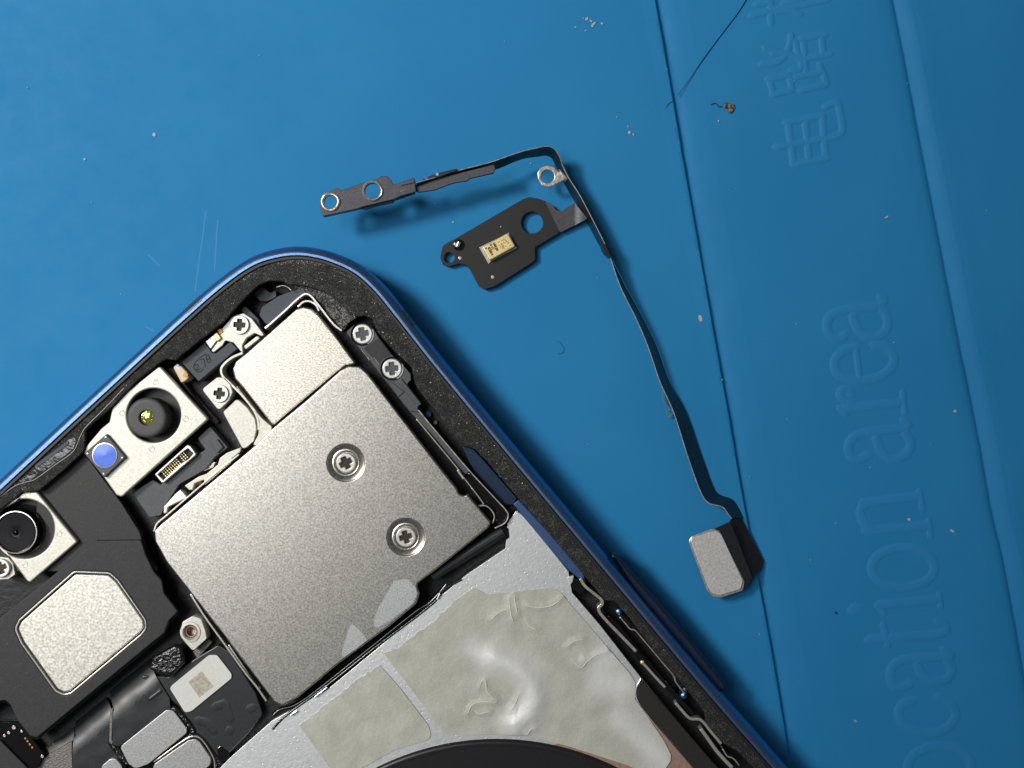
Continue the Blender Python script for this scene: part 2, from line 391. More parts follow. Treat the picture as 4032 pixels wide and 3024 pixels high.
rim = [i for i in range(rowlen)] + [j * rowlen + rowlen - 1 for j in range(1, nr)] + [(nr - 1) * rowlen + i for i in range(rowlen - 2, -1, -1)] + [j * rowlen for j in range(nr - 2, 0, -1)]
b0 = len(vs); vs += [(vs[i][0], vs[i][1], -3) for i in rim]; n = len(rim)
for k in range(n): fs.append((rim[(k + 1) % n], rim[k], b0 + k, b0 + (k + 1) % n))
fs.append([b0 + k for k in range(n)][::-1])
wm = put('work_mat', mesh(vs, fs), M['mat'], sharp=60)
wm['kind'] = 'structure'; wm['label'] = 'blue silicone repair mat with two moulded grooves and raised lettering'
def letter(v, paths, wd, h=.095, lab=None):
    P = []
    for p in paths:
        if isinstance(p, tuple) and isinstance(p[0], (int, float)) and isinstance(p[1], list): P.append((p[0], T(v, p[1])))
        else: P.append(T(v, p))
    return put('raised_letter', relief_me(P, wd * 1.6, h, -.012), M['mat_letter'], wm, lab, 60)
letter('M', [[(450, 1145), (810, 1075)], [(800, 1070), (835, 1480)], [(480, 1130), (535, 1545)], [(520, 1535), (860, 1475)], [(640, 1110), (680, 1510)],
             [(360, 1375), (600, 1335), (860, 1285), (965, 1255), (990, 1190), (965, 1050), (940, 965), (820, 1000)]], .62, lab='raised Chinese character meaning electricity')
letter('M', [[(285, 740), (495, 700)], [(305, 735), (345, 885)], [(335, 885), (520, 835)], [(490, 700), (520, 835)], [(540, 720), (800, 675)], [(590, 845), (840, 790)],
             [(770, 600), (810, 690), (840, 790)], [(625, 400), (640, 560), (650, 690)], [(260, 445), (340, 470), (430, 500)], [(512, 320), (490, 440), (400, 570), (220, 605)],
             [(330, 500), (470, 500), (590, 560), (600, 640), (500, 655)], [(600, 360), (840, 320)], [(650, 545), (885, 500)], [(795, 335), (810, 520)], [(545, 390), (575, 500), (620, 560)]], .58, lab='raised Chinese character meaning road')
letter('M', [[(130, 150), (300, 105), (560, 55), (860, -10)], [(315, -60), (318, 120), (322, 225)], [(360, 105), (480, 100), (600, 135)], [(180, 40), (310, 20)], [(430, 40), (640, -20)],
             [(540, -120), (700, -60), (860, -90)]], .62, lab='raised Chinese character cut by the top edge')
AL = [[(720, 278), (742, 308), (700, 340), (480, 368), (400, 400), (372, 460), (392, 530), (450, 553), (500, 522)], [(540, 395), (562, 470), (622, 532), (700, 540), (762, 490), (762, 405), (722, 345)]]
letter('M2', AL, .78)
letter('M2', [[(565, 605), (470, 640), (422, 710), (445, 785), (560, 828), (700, 808), (795, 740), (808, 670), (760, 612), (670, 590)], (.7, [(560, 615), (572, 700), (585, 815)])], .78)
letter('M2', [[(470, 1012), (660, 992), (860, 970)], (.7, [(868, 900), (872, 970), (882, 1042)]), [(545, 985), (478, 950), (462, 902), (510, 890), (530, 922)], (.7, [(450, 1000), (500, 1050)])], .8)
letter('M2', [[(868, 1080), (898, 1120), (850, 1140), (620, 1168), (535, 1210), (512, 1280), (560, 1342), (650, 1312)], [(690, 1190), (722, 1280), (800, 1340), (885, 1312), (920, 1240), (880, 1160)]], .78)
letter('M3', [[(600, -30), (800, -55), (975, -75)], (.7, [(975, -115), (998, 15)]), [(640, -40), (596, 10), (610, 90), (690, 150)], [(622, 150), (840, 135), (1030, 115)], (.7, [(1035, 80), (1050, 190)])], .8)
letter('M3', [[Q for Q in [(870 + 205 * math.cos(a) - 20 * math.sin(a), 390 + 128 * math.sin(a) + 10 * math.cos(a)) for a in [k * math.pi / 8 for k in range(17)]]]], .78)
letter('M3', [[(705, 635), (900, 618), (1100, 600)], (.7, [(1105, 560), (1115, 650)]), (.7, [(700, 630), (745, 690)]), (1.15, [(535, 668), (572, 658)])], .8)
letter('M3', [[(640, 862), (880, 845), (1110, 822), (1152, 782), (1090, 740)], (.7, [(738, 755), (755, 830), (772, 905)])], .8)
letter('M3', [[(1130, 925), (1180, 965), (1130, 975), (880, 990), (800, 1040), (790, 1120), (835, 1172), (920, 1150)], [(960, 1010), (990, 1080), (1060, 1132), (1150, 1120), (1190, 1058), (1150, 985)]], .78)
letter('M3', [[(1100, 1230), (1190, 1290), (1210, 1370), (1135, 1450), (1000, 1472), (882, 1422), (840, 1340), (870, 1282), (940, 1262)]], .78)
letter('M3', [[Q for Q in [(1110 + 205 * math.cos(a) - 20 * math.sin(a), 1685 + 128 * math.sin(a) + 10 * math.cos(a)) for a in [k * math.pi / 8 for k in range(17)]]]], .78)

for q in ([(1795, 70), (1765, 300), (1735, 500), (1700, 770)], [(1897, 150), (1885, 330), (1870, 590)], [(1275, 1080), (1340, 1115)], [(1290, 450), (1390, 545)]):
    put('scratch', relief_me([T('A', q)], .16, .012, -.002), M['scratch'], wm, None, 60)
# ------------------------------------------------------------------ phone
ph = thing('phone', 'opened blue phone lying face down with its bare metal shields and cameras exposed', 'phone', (-30, -25, 0))
LIFT = 0.9
ZT = 6.4
raw = [(-1000, 2808), (-500, 2345), (0, 1880), (355, 1550), (768, 1171), (904, 1060), (1000, 1002), (1094, 974), (1167, 966), (1230, 971), (1308, 990), (1417, 1040), (1504, 1115), (1580, 1207),
       (1742, 1413), (2046, 1781), (2351, 2147), (2600, 2445), (2836, 2725), (3093, 3020), (4000, 4075), (5150, 5410)]
far = [(5230, 5530), (5240, 5650), (5180, 5760), (3300, 7390), (3180, 7450), (3060, 7430), (2960, 7350), (-1010, 2990), (-1050, 2900)]
out = smooth(T('S', raw, ZT - .6) + T('S', far, ZT - .6), 10, True)[::-1]     # clockwise in plan -> reversed to ccw
if area2(out) < 0: out = out[::-1]
def sweep_me(path, prof, closed=True):
    rings = [offset(path, d, closed) for d, _ in prof]; m = len(prof); N = len(path); vs = []; fs = []
    for i in range(N):
        for k in range(m): vs.append((rings[k][i].x, rings[k][i].y, prof[k][1]))
    for i in range(N if closed else N - 1):
        j = (i + 1) % N
        for k in range(m - 1): fs.append((i * m + k, j * m + k, j * m + k + 1, i * m + k + 1))
    if not closed: fs.append([k for k in range(m)]); fs.append([(N - 1) * m + k for k in range(m)][::-1])
    return mesh(vs, fs)
FP = [(.9, .15), (.25, .4), (.0, 1.1), (.0, 4.4), (.05, 5.15), (.19, 5.8), (.38, 6.16), (.58, 6.33), (.78, 6.4), (1.0, 6.4), (1.05, 6.3), (1.06, 1.4)]
put('frame', sweep_me(out, FP), M['blue'], ph, sharp=50)
def near(p): return min(range(len(out)), key=lambda i: (out[i] - p).length)
def dense(a, b):
    """frame outline between two survey points"""
    ia, ib = near(a), near(b); n = 14; lo, hi = min(ia, ib), max(ia, ib)
    seg = [out[i] for i in range(lo, hi + 1)]
    return seg
def band(c, half):
    """short length of the rim, a hair proud of it"""
    i = min(range(len(out)), key=lambda k: (out[k] - c).length)
    L = [out[(i + d) % len(out)] for d in range(-6, 7)]
    # resample by arc length about the closest point
    best = None; acc = [0]
    for a, b in zip(L, L[1:]): acc.append(acc[-1] + (b - a).length)
    def at(s):
        s = max(0, min(acc[-1], s))
        for k in range(len(acc) - 1):
            if acc[k] <= s <= acc[k + 1]: return L[k].lerp(L[k + 1], (s - acc[k]) / max(acc[k + 1] - acc[k], 1e-9))
    sc = min([acc[-1] * k / 400 for k in range(401)], key=lambda s: (at(s) - c).length)
    P = [at(sc - half + 2 * half * k / 6) for k in range(7)]
    put('antenna_band', sweep_me(P, [(d - .012, z + .012) for d, z in FP[1:9]] + [(1.02, 6.3)], False), M['band'], ph, sharp=50)
band(T1('A', (1660, 850), 6.1), .95)
band(T1('E', (1100, 160), 6.1), .95)
inner = T('S', [(-900, 2870), (0, 2007), (39, 1977), (84, 1940), (151, 1934), (253, 1850), (330, 1776), (336, 1699), (353, 1676), (434, 1608), (538, 1500), (622, 1433), (652, 1414), (690, 1419), (760, 1362), (852, 1290), (883, 1262), (952, 1187), (1017, 1122),
             (1060, 1106), (1111, 1107), (1136, 1120), (1200, 1124), (1280, 1150), (1340, 1195), (1378, 1240), (1397, 1248), (1433, 1243), (1466, 1256), (1489, 1312), (1548, 1378), (1620, 1446), (1634, 1511), (1656, 1547), (1815, 1745), (1835, 1757), (1869, 1769),
             (1916, 1816), (2035, 1957), (2162, 2102), (2306, 2274), (2383, 2364), (2420, 2368), (2469, 2423), (2569, 2555), (2682, 2690), (2775, 2805), (2780, 2847), (2841, 2922), (2906, 2960), (2967, 3024),
             (3800, 4000), (5000, 5400), (3100, 7150)], 6.0)
bez_hole = rnd(inner, .35, 3)
bez_out = offset(out, 1.16)
prism('bezel_ledge', bez_out, 5.2, 6.0, M['bezel'], ph, [bez_hole], .12, 3)
prism('ledge_lip', offset(out, 1.09), 5.0, 6.22, M['black'], ph, [offset(out, 1.42)], .06, 2)
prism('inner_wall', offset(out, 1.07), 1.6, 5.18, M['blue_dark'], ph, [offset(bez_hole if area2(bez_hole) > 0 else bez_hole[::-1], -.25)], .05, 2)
prism('chassis_floor', offset(out, 1.0), .9, 2.3, M['floor'], ph)
prism('back_glass', offset(out, .5), .3, .88, M['black'], ph)
# sloping rough shelf inside the top corner
cs = T('D', [(930, 60), (1160, 60), (1400, 150), (1600, 300), (1700, 400), (1580, 470), (1530, 560), (1430, 500), (1250, 270), (1150, 150)], 5.0)
put('corner_shelf', sheet_me(rnd(cs, .3), .5, lambda x, y: 5.0 + .25 * noise.noise((x, y, 0))), M['ledge'], ph, sharp=60)
# blue grey mouldings in the dark top corner
plate('corner_block', 'D', [(540, 150), (650, 75), (730, 150), (790, 110), (800, 190), (700, 240), (620, 240)], 2.2, 4.0, M['slate'], ph)
plate('corner_block', 'D', [(640, 300), (820, 180), (1060, 95), (1150, 125), (1020, 210), (690, 500), (610, 390)], 2.2, 4.3, M['slate'], ph)
plate('corner_block', 'D', [(400, 330), (450, 280), (600, 430), (640, 560), (520, 440)], 2.2, 4.5, M['slate'], ph)
tube('rim_wire', 'D', [(800, 85), (860, 68), (920, 85), (960, 120)], 5.0, .06, M['steel'], ph)

def cross(c, r, ang, wd=.30):
    a = wd * r; b = r * .62
    P = [(a, a), (a, b), (-a, b), (-a, a), (-b, a), (-b, -a), (-a, -a), (-a, -b), (a, -b), (a, -a), (b, -a), (b, a)]
    ca, sa = math.cos(ang), math.sin(ang)
    return rnd([Vector((c.x + x * ca - y * sa, c.y + x * sa + y * ca)) for x, y in P][::-1], .04, 2)
def screw(v, p, rpx, z, ang, label=None, dome=False, cw=.2):
    c = T1(v, p, z); r = mm(v, rpx)
    s = prism('screw', circle(c, r, 40), z - .5, z, M['screw'], ph, [cross(c, r, math.radians(ang), cw)], .09 if dome else .05, 3, label)
    prism('drive_slot', circle(c, r * .72, 24), z - .62, z - .22, M['slot'], s, (), .01)
    return s
# -- upper metal shield and its upright rim
plate('upper_shield', 'D', [(1010, 325), (1090, 296), (1180, 318), (1255, 385), (1450, 625), (1670, 925), (1560, 935), (1450, 1012), (1000, 1392), (755, 1600), (700, 1525), (430, 1180), (345, 1085), (318, 980), (355, 892), (450, 820), (700, 600)], 3.2, 5.3, M['shield2'], ph, .35, .16, seg=3)
rail('shield_rim', 'D', [(672, 535), (880, 350), (1085, 168), (1150, 165), (1230, 250), (1420, 490), (1510, 560)], 3.0, 5.55, .22, M['steel'], ph)
rail('shield_rim', 'D', [(1030, 300), (1090, 245), (1160, 240), (1230, 285), (1260, 345)], 3.0, 5.4, .20, M['steel'], ph)
rail('shield_rim', 'D', [(430, 800), (320, 848), (240, 910), (196, 975), (210, 1050), (280, 1120), (420, 1260), (540, 1410), (592, 1520), (605, 1640)], 2.6, 4.95, .24, M['cream'], ph)
# -- main shield with two screw wells
well = [('W', (747, 1000)), ('I', (270, 1285))]
WZ = 5.7
mpts = [(633, 2065), (1007, 1752), (1071, 1688), (1200, 1582), (1342, 1457), (1374, 1440), (1417, 1443), (1446, 1468), (1616, 1690), (1753, 1867), (1800, 1925), (1806, 1944), (1826, 1953), (1840, 1945), (1883, 1997), (1934, 2059), (1920, 2080),
        (1717, 2243), (1640, 2300), (1652, 2337), (1638, 2378), (1533, 2466), (1334, 2612), (1171, 2748), (1112, 2780), (1078, 2764), (900, 2527), (655, 2214), (610, 2133), (606, 2092)]
wc = [T1(v, p, WZ) for v, p in well]
wr = .0260417 * 68
ms = prism('main_shield', rnd(T('S', mpts, WZ), .45), 4.9, WZ, M['shield'], ph, [circle(c, wr, 48) for c in wc], .16, 3)
prism('shield_body', offset(list(reversed(rnd(T('S', mpts, WZ), .45))) if area2(rnd(T('S', mpts, WZ), .45)) < 0 else rnd(T('S', mpts, WZ), .45), .25), 2.4, 4.6, M['black'], ph, (), .05)
for c, p, v, rp, a in zip(wc, [x[1] for x in well], [x[0] for x in well], (15, 80), (25, 15)):
    put('screw_well', lathe_me(c, [(wr + .02, 5.6), (wr - .22, 5.52), (wr - .40, 5.38), (wr - .52, 5.42), (wr - .60, 5.40), (wr - .70, 5.2), (wr - .72, 5.0)], 48), M['shield'], ms, sharp=50)
screw('W', (747, 1000), 20.5, 5.42, 28, 'screw in the upper well of the main shield', True, .26)
screw('I', (270, 1285), 104, 5.42, 15, 'screw in the lower well of the main shield', True, .24)
plate('pale_patch', 'G', [(1070, 392), (1140, 460), (1212, 542), (1100, 630), (975, 712), (1010, 560)], WZ - .01, WZ + .006, M['pale_nickel'], ms, .4, .002)  # thin paler plates laid on the shield, same kind of grain
plate('pale_patch', 'G', [(1440, 30), (1560, 10), (1630, 90), (1640, 150), (1600, 230), (1400, 380), (1262, 455), (1275, 330), (1370, 150)], WZ - .01, WZ + .006, M['pale_nickel'], ms, .4, .002)
rail('shield_lip', 'B', [(1340, 1310), (1365, 1245), (1440, 1180), (1800, 870), (2080, 640)], 3.2, 5.25, .16, M['cream'], ph)
rail('shield_lip', 'C', [(1660, 200), (1780, 390), (1960, 640), (2140, 890), (2230, 1000), (2320, 1130)], 3.0, 5.0, .20, M['steel'], ph)
rail('shield_lip', 'G', [(0, 590), (100, 740), (230, 930), (275, 970)], 3.0, 4.8, .20, M['steel'], ph)
# -- flange, small cream plate, tab with screw
plate('shield_flange', 'F', [(1590, 800), (1700, 950), (1960, 1280), (2105, 1400), (2095, 1470), (1880, 1670), (1830, 1670), (1905, 1520), (1925, 1330), (1860, 1170), (1740, 1020), (1600, 850)], 3.0, 4.95, M['cream'], ph, .2)
plate('small_shield', 'S', [(877, 1623), (934, 1569), (975, 1607), (1004, 1650), (1010, 1691), (999, 1737), (958, 1773), (930, 1720)], 2.8, 4.55, M['cream'], ph, .4)
plate('screw_tab', 'F', [(1085, 862), (1310, 685), (1400, 685), (1500, 785), (1535, 900), (1480, 1025), (1330, 1168)], 2.8, 5.1, M['cream'], ph, .35)
screw('F', (1340, 920), 125, 5.35, -8, 'screw in the cream tab beside the upper camera', False, .25)
# -- spring bracket at the top with screw
plate('ground_bracket', 'D', [(200, 540), (320, 400), (440, 368), (530, 425), (662, 600), (640, 622), (560, 585), (470, 640), (425, 720), (436, 805), (405, 780), (330, 690), (240, 665), (210, 720), (110, 798), (88, 775), (180, 640)], 3.9, 5.1, M['cream'], ph, .2)
screw('D', (395, 495), 98, 5.4, -4, 'screw in the spring bracket near the top corner', False, .25)
plate('bracket_slot', 'D', [(440, 730), (590, 612), (622, 640), (462, 765)], 3.9, 5.2, M['cream'], ph, .3)
plate('spring_contact', 'D', [(18, 676), (130, 590), (170, 640), (80, 762)], 3.7, 5.3, M['eyelet'], ph, .1, .08)
plate('spring_contact', 'D', [(110, 605), (150, 575), (196, 640), (150, 680)], 3.7, 5.45, M['gold'], ph, .1, .08)
plate('spring_contact', 'D', [(150, 545), (200, 530), (222, 575), (175, 605)], 3.7, 5.2, M['orange'], ph, .1, .08)
# -- slate carrier with moulded mark
sp = plate('slate_carrier', 'F', [(790, 465), (1130, 178), (1235, 330), (1290, 335), (1500, 165), (1600, 270), (1040, 745)], 2.4, 4.8, M['slate'], ph, .12)
put('moulded_mark', relief_me([T('F', [(1150, 345), (1060, 400), (985, 480), (972, 540), (1010, 600), (1075, 600), (1105, 560)], 4.8), T('F', [(1000, 515), (1040, 500), (1055, 530), (1030, 575), (1090, 560)], 4.1),
                               T('F', [(1070, 425), (1110, 420), (1140, 530)], 4.8), T('F', [(1145, 380), (1180, 365), (1200, 410), (1215, 450), (1180, 470), (1145, 380)], 4.8), T('F', [(1165, 425), (1205, 410)], 4.8)], .12, .03, 4.795), M['slate_mark'], sp)
# -- amber sensor
am = plate('light_sensor', 'F', [(665, 535), (735, 492), (800, 535), (870, 610), (897, 690), (850, 735), (790, 770)], 2.6, 5.3, M['amber'], ph, .25, .12)
disc('sensor_pad', T1('F', (850, 650), 5.32), mm('F', 34), 5.2, 5.34, M['orange'], am, .03, 16)
plate('sensor_window', 'F', [(700, 505), (735, 490), (770, 515), (745, 530)], 5.1, 5.35, M['blue'], am, .03, .03)
plate('dark_post', 'F', [(560, 560), (670, 540), (790, 770), (770, 830)], 2.4, 3.6, M['brown'], ph, .1)
# -- upper camera module
def ring_hole(v, p, r, z): return circle(T1(v, p, z), mm(v, r), 48)
def camera(plate_v, pts, hole, barrel, rivets, z, lensmat, prof, name, label):
    hv, hp, hr = hole
    pl = prism(name, rnd(T(plate_v, pts, z), .3), z - .9, z, M['cream'], ph, [circle(T1(hv, hp, z), mm(hv, hr), 56)], .14, 3, label)
    put('housing_wall', lathe_me(T1(hv, hp, z), [(mm(hv, hr) + .12, z - .85), (mm(hv, hr) + .05, z - 2.2), (.05, z - 2.25)], 48), M['black'], pl)
    bv, bp, br = barrel; R = mm(bv, br); c = T1(bv, bp, z + .6)
    put('lens_barrel', lathe_me(c, [(R, z - 2.2)] + [(R * a, z + h) for a, h in prof], 56), M['barrel' if lensmat != 'lens' else 'lens'], pl, sharp=18)
    for rv, rp in rivets:
        q = T1(rv, rp, z)
        put('rivet_mark', lathe_me(q, [(.30, z - .01), (.27, z + .02), (.22, z + .025), (.18, z - .005), (.001, z + .005)], 20), M['cream'], pl, sharp=70)
    return pl, c, R
cam1, c1, R1 = camera('S', [(628, 1440), (820, 1650), (479, 1957), (458, 1950), (411, 1884), (325, 1775), (344, 1752), (398, 1688), (430, 1662), (442, 1606), (500, 1543)],
       ('B', (1338, 300), 226), ('B', (1275, 320), 164), [('B', (1355, 10)), ('B', (1062, 278)), ('B', (1618, 328)), ('B', (1322, 592))], 5.55, 'gold',
       [(1, .35), (.97, .5), (.90, .58), (.80, .60), (.42, .60), (.38, .55), (.37, .2), (.001, .2)], 'camera_plate', 'cream plate of the camera with the grey barrel')
put('lens_glass', lathe_me(c1 + Vector((.15, 0)), [(R1 * .40, 5.77), (R1 * .36, 6.0), (R1 * .22, 6.1), (.001, 6.15)], 32), M['lensgold'], cam1)
plate('camera_bracket', 'F', [(640, 560), (680, 560), (1230, 1290), (1190, 1330)], 2.4, 3.9, M['brown'], ph, .1)
plate('camera_bracket', 'F', [(860, 870), (930, 870), (1330, 1330), (1290, 1370), (1230, 1330)], 2.4, 3.2, M['rough'], ph, .1)
# -- square sensor with blue filter
sq = plate('filter_module', 'B', [(925, 462), (1092, 665), (905, 842), (732, 630)], 3.0, 6.1, M['graphite'], ph, .08, .06, label='small square sensor with a bright blue round filter')
cb = T1('B', (912, 648), 6.15)
put('filter_ring', lathe_me(cb, [(mm('B', 104), 6.08), (mm('B', 104), 6.16), (mm('B', 97), 6.17), (mm('B', 95), 6.12)], 40, False), M['steel'], sq)
put('blue_filter', lathe_me(cb, [(mm('B', 98), 6.08), (mm('B', 94), 6.15), (.001, 6.2)], 40), M['lensblue'], sq)
for p in [(920, 490), (1062, 668), (902, 808), (762, 632)]: disc('corner_pin', T1('B', p, 6.15), mm('B', 9), 6.05, 6.17, M['steel'], sq, .03, 12)
# -- lower camera module
cam2, c2, R2 = camera('N', [(195, 395), (290, 298), (480, 285), (1000, 925), (1000, 950), (390, 1475), (350, 1450), (60, 1070), (-250, 700), (-100, 560)],
       ('N', (320, 770), 372), ('N', (205, 815), 268), [('N', (360, 318)), ('N', (775, 835)), ('N', (330, 1240))], 5.55, 'lens',
       [(1, .5), (.985, .62), (.93, .64), (.90, .62), (.88, .54), (.5, .53), (.001, .52)], 'camera_plate', 'cream plate of the camera with the black glass lens')
put('barrel_ring', lathe_me(c2, [(R2 * 1.0, 6.15), (R2 * .985, 6.215), (R2 * .955, 6.22), (R2 * .94, 6.15)], 56, False), M['steel'], cam2)
put('lens_step', lathe_me(T1('N', (290, 790), 4.4), [(mm('N', 318), 3.5), (mm('N', 312), 4.9), (mm('N', 292), 5.0), (mm('N', 284), 4.6), (mm('N', 240), 4.4)], 56, False), M['gloss'], cam2)
put('lens_glass', lathe_me(c2, [(R2 * .34, 6.04), (R2 * .30, 6.09), (R2 * .28, 6.07), (R2 * .14, 6.08), (R2 * .10, 6.16), (.001, 6.2)], 32), M['lens'], cam2)
plate('screw_tab', 'N', [(-60, 1130), (110, 1150), (170, 1220), (200, 1368), (110, 1430), (-60, 1440)], 3.0, 5.1, M['cream'], ph, .25)
screw('N', (5, 1285), 118, 5.5, 20, 'screw at the left edge below the lower camera', True, .24)
# -- black film, cover and label plates
plate('insulation_film', 'B', [(330, 960), (560, 790), (735, 632), (905, 862), (1055, 1060), (1215, 1315), (1262, 1480), (1380, 1659), (1100, 1659), (400, 1659), (0, 1659), (0, 1400), (300, 1300)], 3.6, 4.8, M['film'], ph, .2)
cv = [(375, 2128), (556, 2126), (572, 2180), (606, 2250), (637, 2286), (646, 2336), (678, 2377), (701, 2408), (665, 2444), (646, 2494), (583, 2544), (145, 2905), (118, 2898), (68, 2838), (40, 2775), (20, 2757), (0, 2761), (-300, 2990), (-900, 2990), (-300, 2640), (0, 2432), (226, 2252)]
win = T('C', [(645, -8), (960, 5), (1035, 75), (1275, 420), (1282, 500), (1235, 560), (620, 1072), (555, 1085), (480, 1050), (180, 630), (122, 500), (160, 420)], 5.4)
prism('battery_cover', rnd(T('S', cv, 5.4), .3), 4.7, 5.4, M['film'], ph, [rnd(win, .8, 8)], .1, 3)
prism('cover_lip', rnd(T('S', [(x + 4, y + 9) for x, y in cv], 4.7), .3), 4.1, 4.68, M['gloss'], ph, (), .06)
prism('window_rim', rnd(inset(win, .02), .8, 8), 4.8, 5.46, M['steel'], ph, [rnd(inset(win, .20), .7, 8)], .06, 2)
prism('cover_plate', rnd(inset(win, .34), .6, 8), 4.5, 5.36, M['cover'], ph, (), .12, 3, 'pale five sided metal plate inside the black cover')
prism('cover_seat', rnd(inset(win, .1), .3), 4.3, 4.8, M['brown'], ph, (), .03)
# -- threaded post and neighbours
post = plate('threaded_post', 'C', [(1568, 520), (1590, 440), (1680, 388), (1752, 412), (1790, 520), (1802, 585), (1680, 695), (1600, 605)], 2.4, 4.5, M['cream'], ph, .3, holes=[circle(T1('C', (1658, 528), 4.5), mm('C', 56), 28)])
put('post_collar', lathe_me(T1('C', (1658, 528), 4.5), [(mm('C', 88), 4.49), (mm('C', 84), 4.62), (mm('C', 66), 4.63), (mm('C', 56), 4.45), (mm('C', 52), 3.2), (.001, 3.1)], 32), M['cream'], post)
for k in range(4): put('thread_turn', tube_me([Vector((*(T1('C', (1658, 528), 4.5) + Vector((math.cos(a), math.sin(a))) * .52 * .98), 3.4 + .25 * k)) for a in [j * math.pi / 8 for j in range(17)]], .06, 6), M['copper'], post)
plate('post_foot', 'C', [(1680, 700), (1810, 590), (1850, 620), (1720, 760)], 2.4, 3.3, M['rough'], ph, .1)
plate('glue_mound', 'C', [(1300, 850), (1320, 750), (1520, 640), (1580, 670), (1610, 800), (1480, 930), (1380, 905)], 3.0, 4.5, M['crackle'], ph, .35, .3, seg=4)
plate('board_film', 'C', [(1200, 900), (1460, 920), (1700, 760), (1900, 640), (2000, 700), (2230, 1060), (2290, 1240), (2180, 1400), (1990, 1590), (1850, 1659), (1700, 1420), (1560, 1180)], 2.4, 3.5, M['tape'], ph, .3, .12)
st = plate('white_sticker', 'C', [(1478, 1020), (1500, 990), (1820, 728), (1890, 728), (2015, 890), (2018, 930), (1670, 1215), (1612, 1232)], 3.55, 3.72, M['white'], ph, .55, .03)
plate('tan_patch', 'C', [(1640, 962), (1757, 868), (1860, 1002), (1737, 1098)], 3.715, 3.727, M['tan'], st, .02, .002)
for P in ([(1960, 1150), (2010, 1290)], [(1870, 1180), (1960, 1150)], [(1720, 1300), (1800, 1320), (1870, 1390)], [(2170, 1200), (2212, 1185)], [(1990, 1390), (2010, 1380)]):
    put('film_crease', relief_me([T('C', P, 3.5)], 1.1, .03, 3.496), M['tape'], ph)
# folded flex ribbons that run down under the cover
def fold(name, v, pts, a, b, ztop, drop, mt):
    """ribbon whose side toward the line a-b rolls down under the cover"""
    A, B2 = T1(v, a, 4), T1(v, b, 4); d = (B2 - A).normalized(); nn = Vector((-d.y, d.x))
    poly = rnd(T(v, pts, 3.5), .15)
    cen = sum(poly, Vector((0, 0))) / len(poly)
    if (cen - A).dot(nn) < 0: nn = -nn
    def zf(x, y):
        q = (Vector((x, y)) - A).dot(nn); t = max(0, min(1, q / 3.2))
        return ztop - drop * (1 - math.sin(t * math.pi / 2)) + .03 * noise.noise((x * .7, y * .7, 2))
    return put(name, sheet_me(poly, .35, zf, .3), mt, ph, sharp=60)
fold('flex_ribbon', 'C', [(930, 1060), (1290, 770), (1330, 860), (1480, 1100), (1490, 1205), (1040, 1520), (985, 1500), (990, 1190)], (920, 1000), (1290, 690), 3.75, 1.7, M['tape'])
fold('flex_ribbon', 'C', [(632, 1330), (905, 1110), (960, 1195), (945, 1490), (1090, 1680), (1090, 1800), (632, 1800)], (600, 1270), (920, 1000), 3.5, 1.7, M['tape'])
fold('flex_ribbon', 'C', [(330, 1580), (625, 1370), (625, 1480), (370, 1625)], (300, 1520), (620, 1290), 3.3, 1.2, M['tape'])
plate('foam_strip', 'C', [(965, 1195), (985, 1195), (972, 1470), (990, 1500), (950, 1490), (955, 1300)], 3.0, 3.72, M['foam'], ph, .05)
put('film_crease', relief_me([T('C', [(1300, 1115), (1400, 1040)], 3.75)], .5, .09, 3.73), M['tape'], ph)
plate('rough_plate', 'C', [(300, 1670), (370, 1625), (628, 1480), (632, 1800), (300, 1800)], 2.4, 3.0, M['rough'], ph, .05)
# grey shields at the lower left
plate('grey_shield', 'C', [(1045, 1535), (1080, 1500), (1450, 1205), (1510, 1212), (1630, 1370), (1625, 1410), (1290, 1680), (1180, 1720), (1120, 1680)], 2.6, 3.95, M['grey'], ph, .6, .06)
plate('grey_shield', 'C', [(1340, 1680), (1640, 1472), (1700, 1458), (1740, 1485), (1840, 1630), (1830, 1690), (1400, 2000), (1300, 1900)], 2.6, 3.95, M['grey'], ph, .6, .06)
plate('grey_shield', 'C', [(880, 1700), (960, 1632), (1010, 1630), (1060, 1690), (1080, 1800), (900, 1900)], 2.6, 3.9, M['grey'], ph, .6, .06)
rail('shield_edge', 'C', [(1340, 1660), (1630, 1455), (1700, 1438), (1760, 1470), (1860, 1630), (1870, 1720)], 3.0, 3.9, .14, M['eyelet'], ph)
tube('glue_bead', 'C', [(1500, 1180), (1580, 1250), (1660, 1350), (1680, 1400), (1600, 1480), (1450, 1590), (1380, 1650)], 3.45, .36, M['crackle'], ph, 8, 10, .7)
tube('glue_bead', 'C', [(960, 1480), (1040, 1590), (1110, 1680)], 3.4, .34, M['crackle'], ph, 8, 10, .7)
tube('glue_bead', 'C', [(1690, 1410), (1760, 1460), (1870, 1600), (1920, 1680)], 3.4, .30, M['crackle'], ph, 8, 10, .7)
plate('board_base', 'C', [(900, 1250), (1400, 900), (1750, 1300), (1950, 1659), (1950, 2000), (600, 2000), (640, 1659)], 2.35, 2.9, M['gloss'], ph, .1)
plate('film_tail', 'C', [(1890, 1540), (1920, 1520), (1990, 1570), (2010, 1640), (1900, 1659)], 2.4, 3.6, M['gloss'], ph, .1)
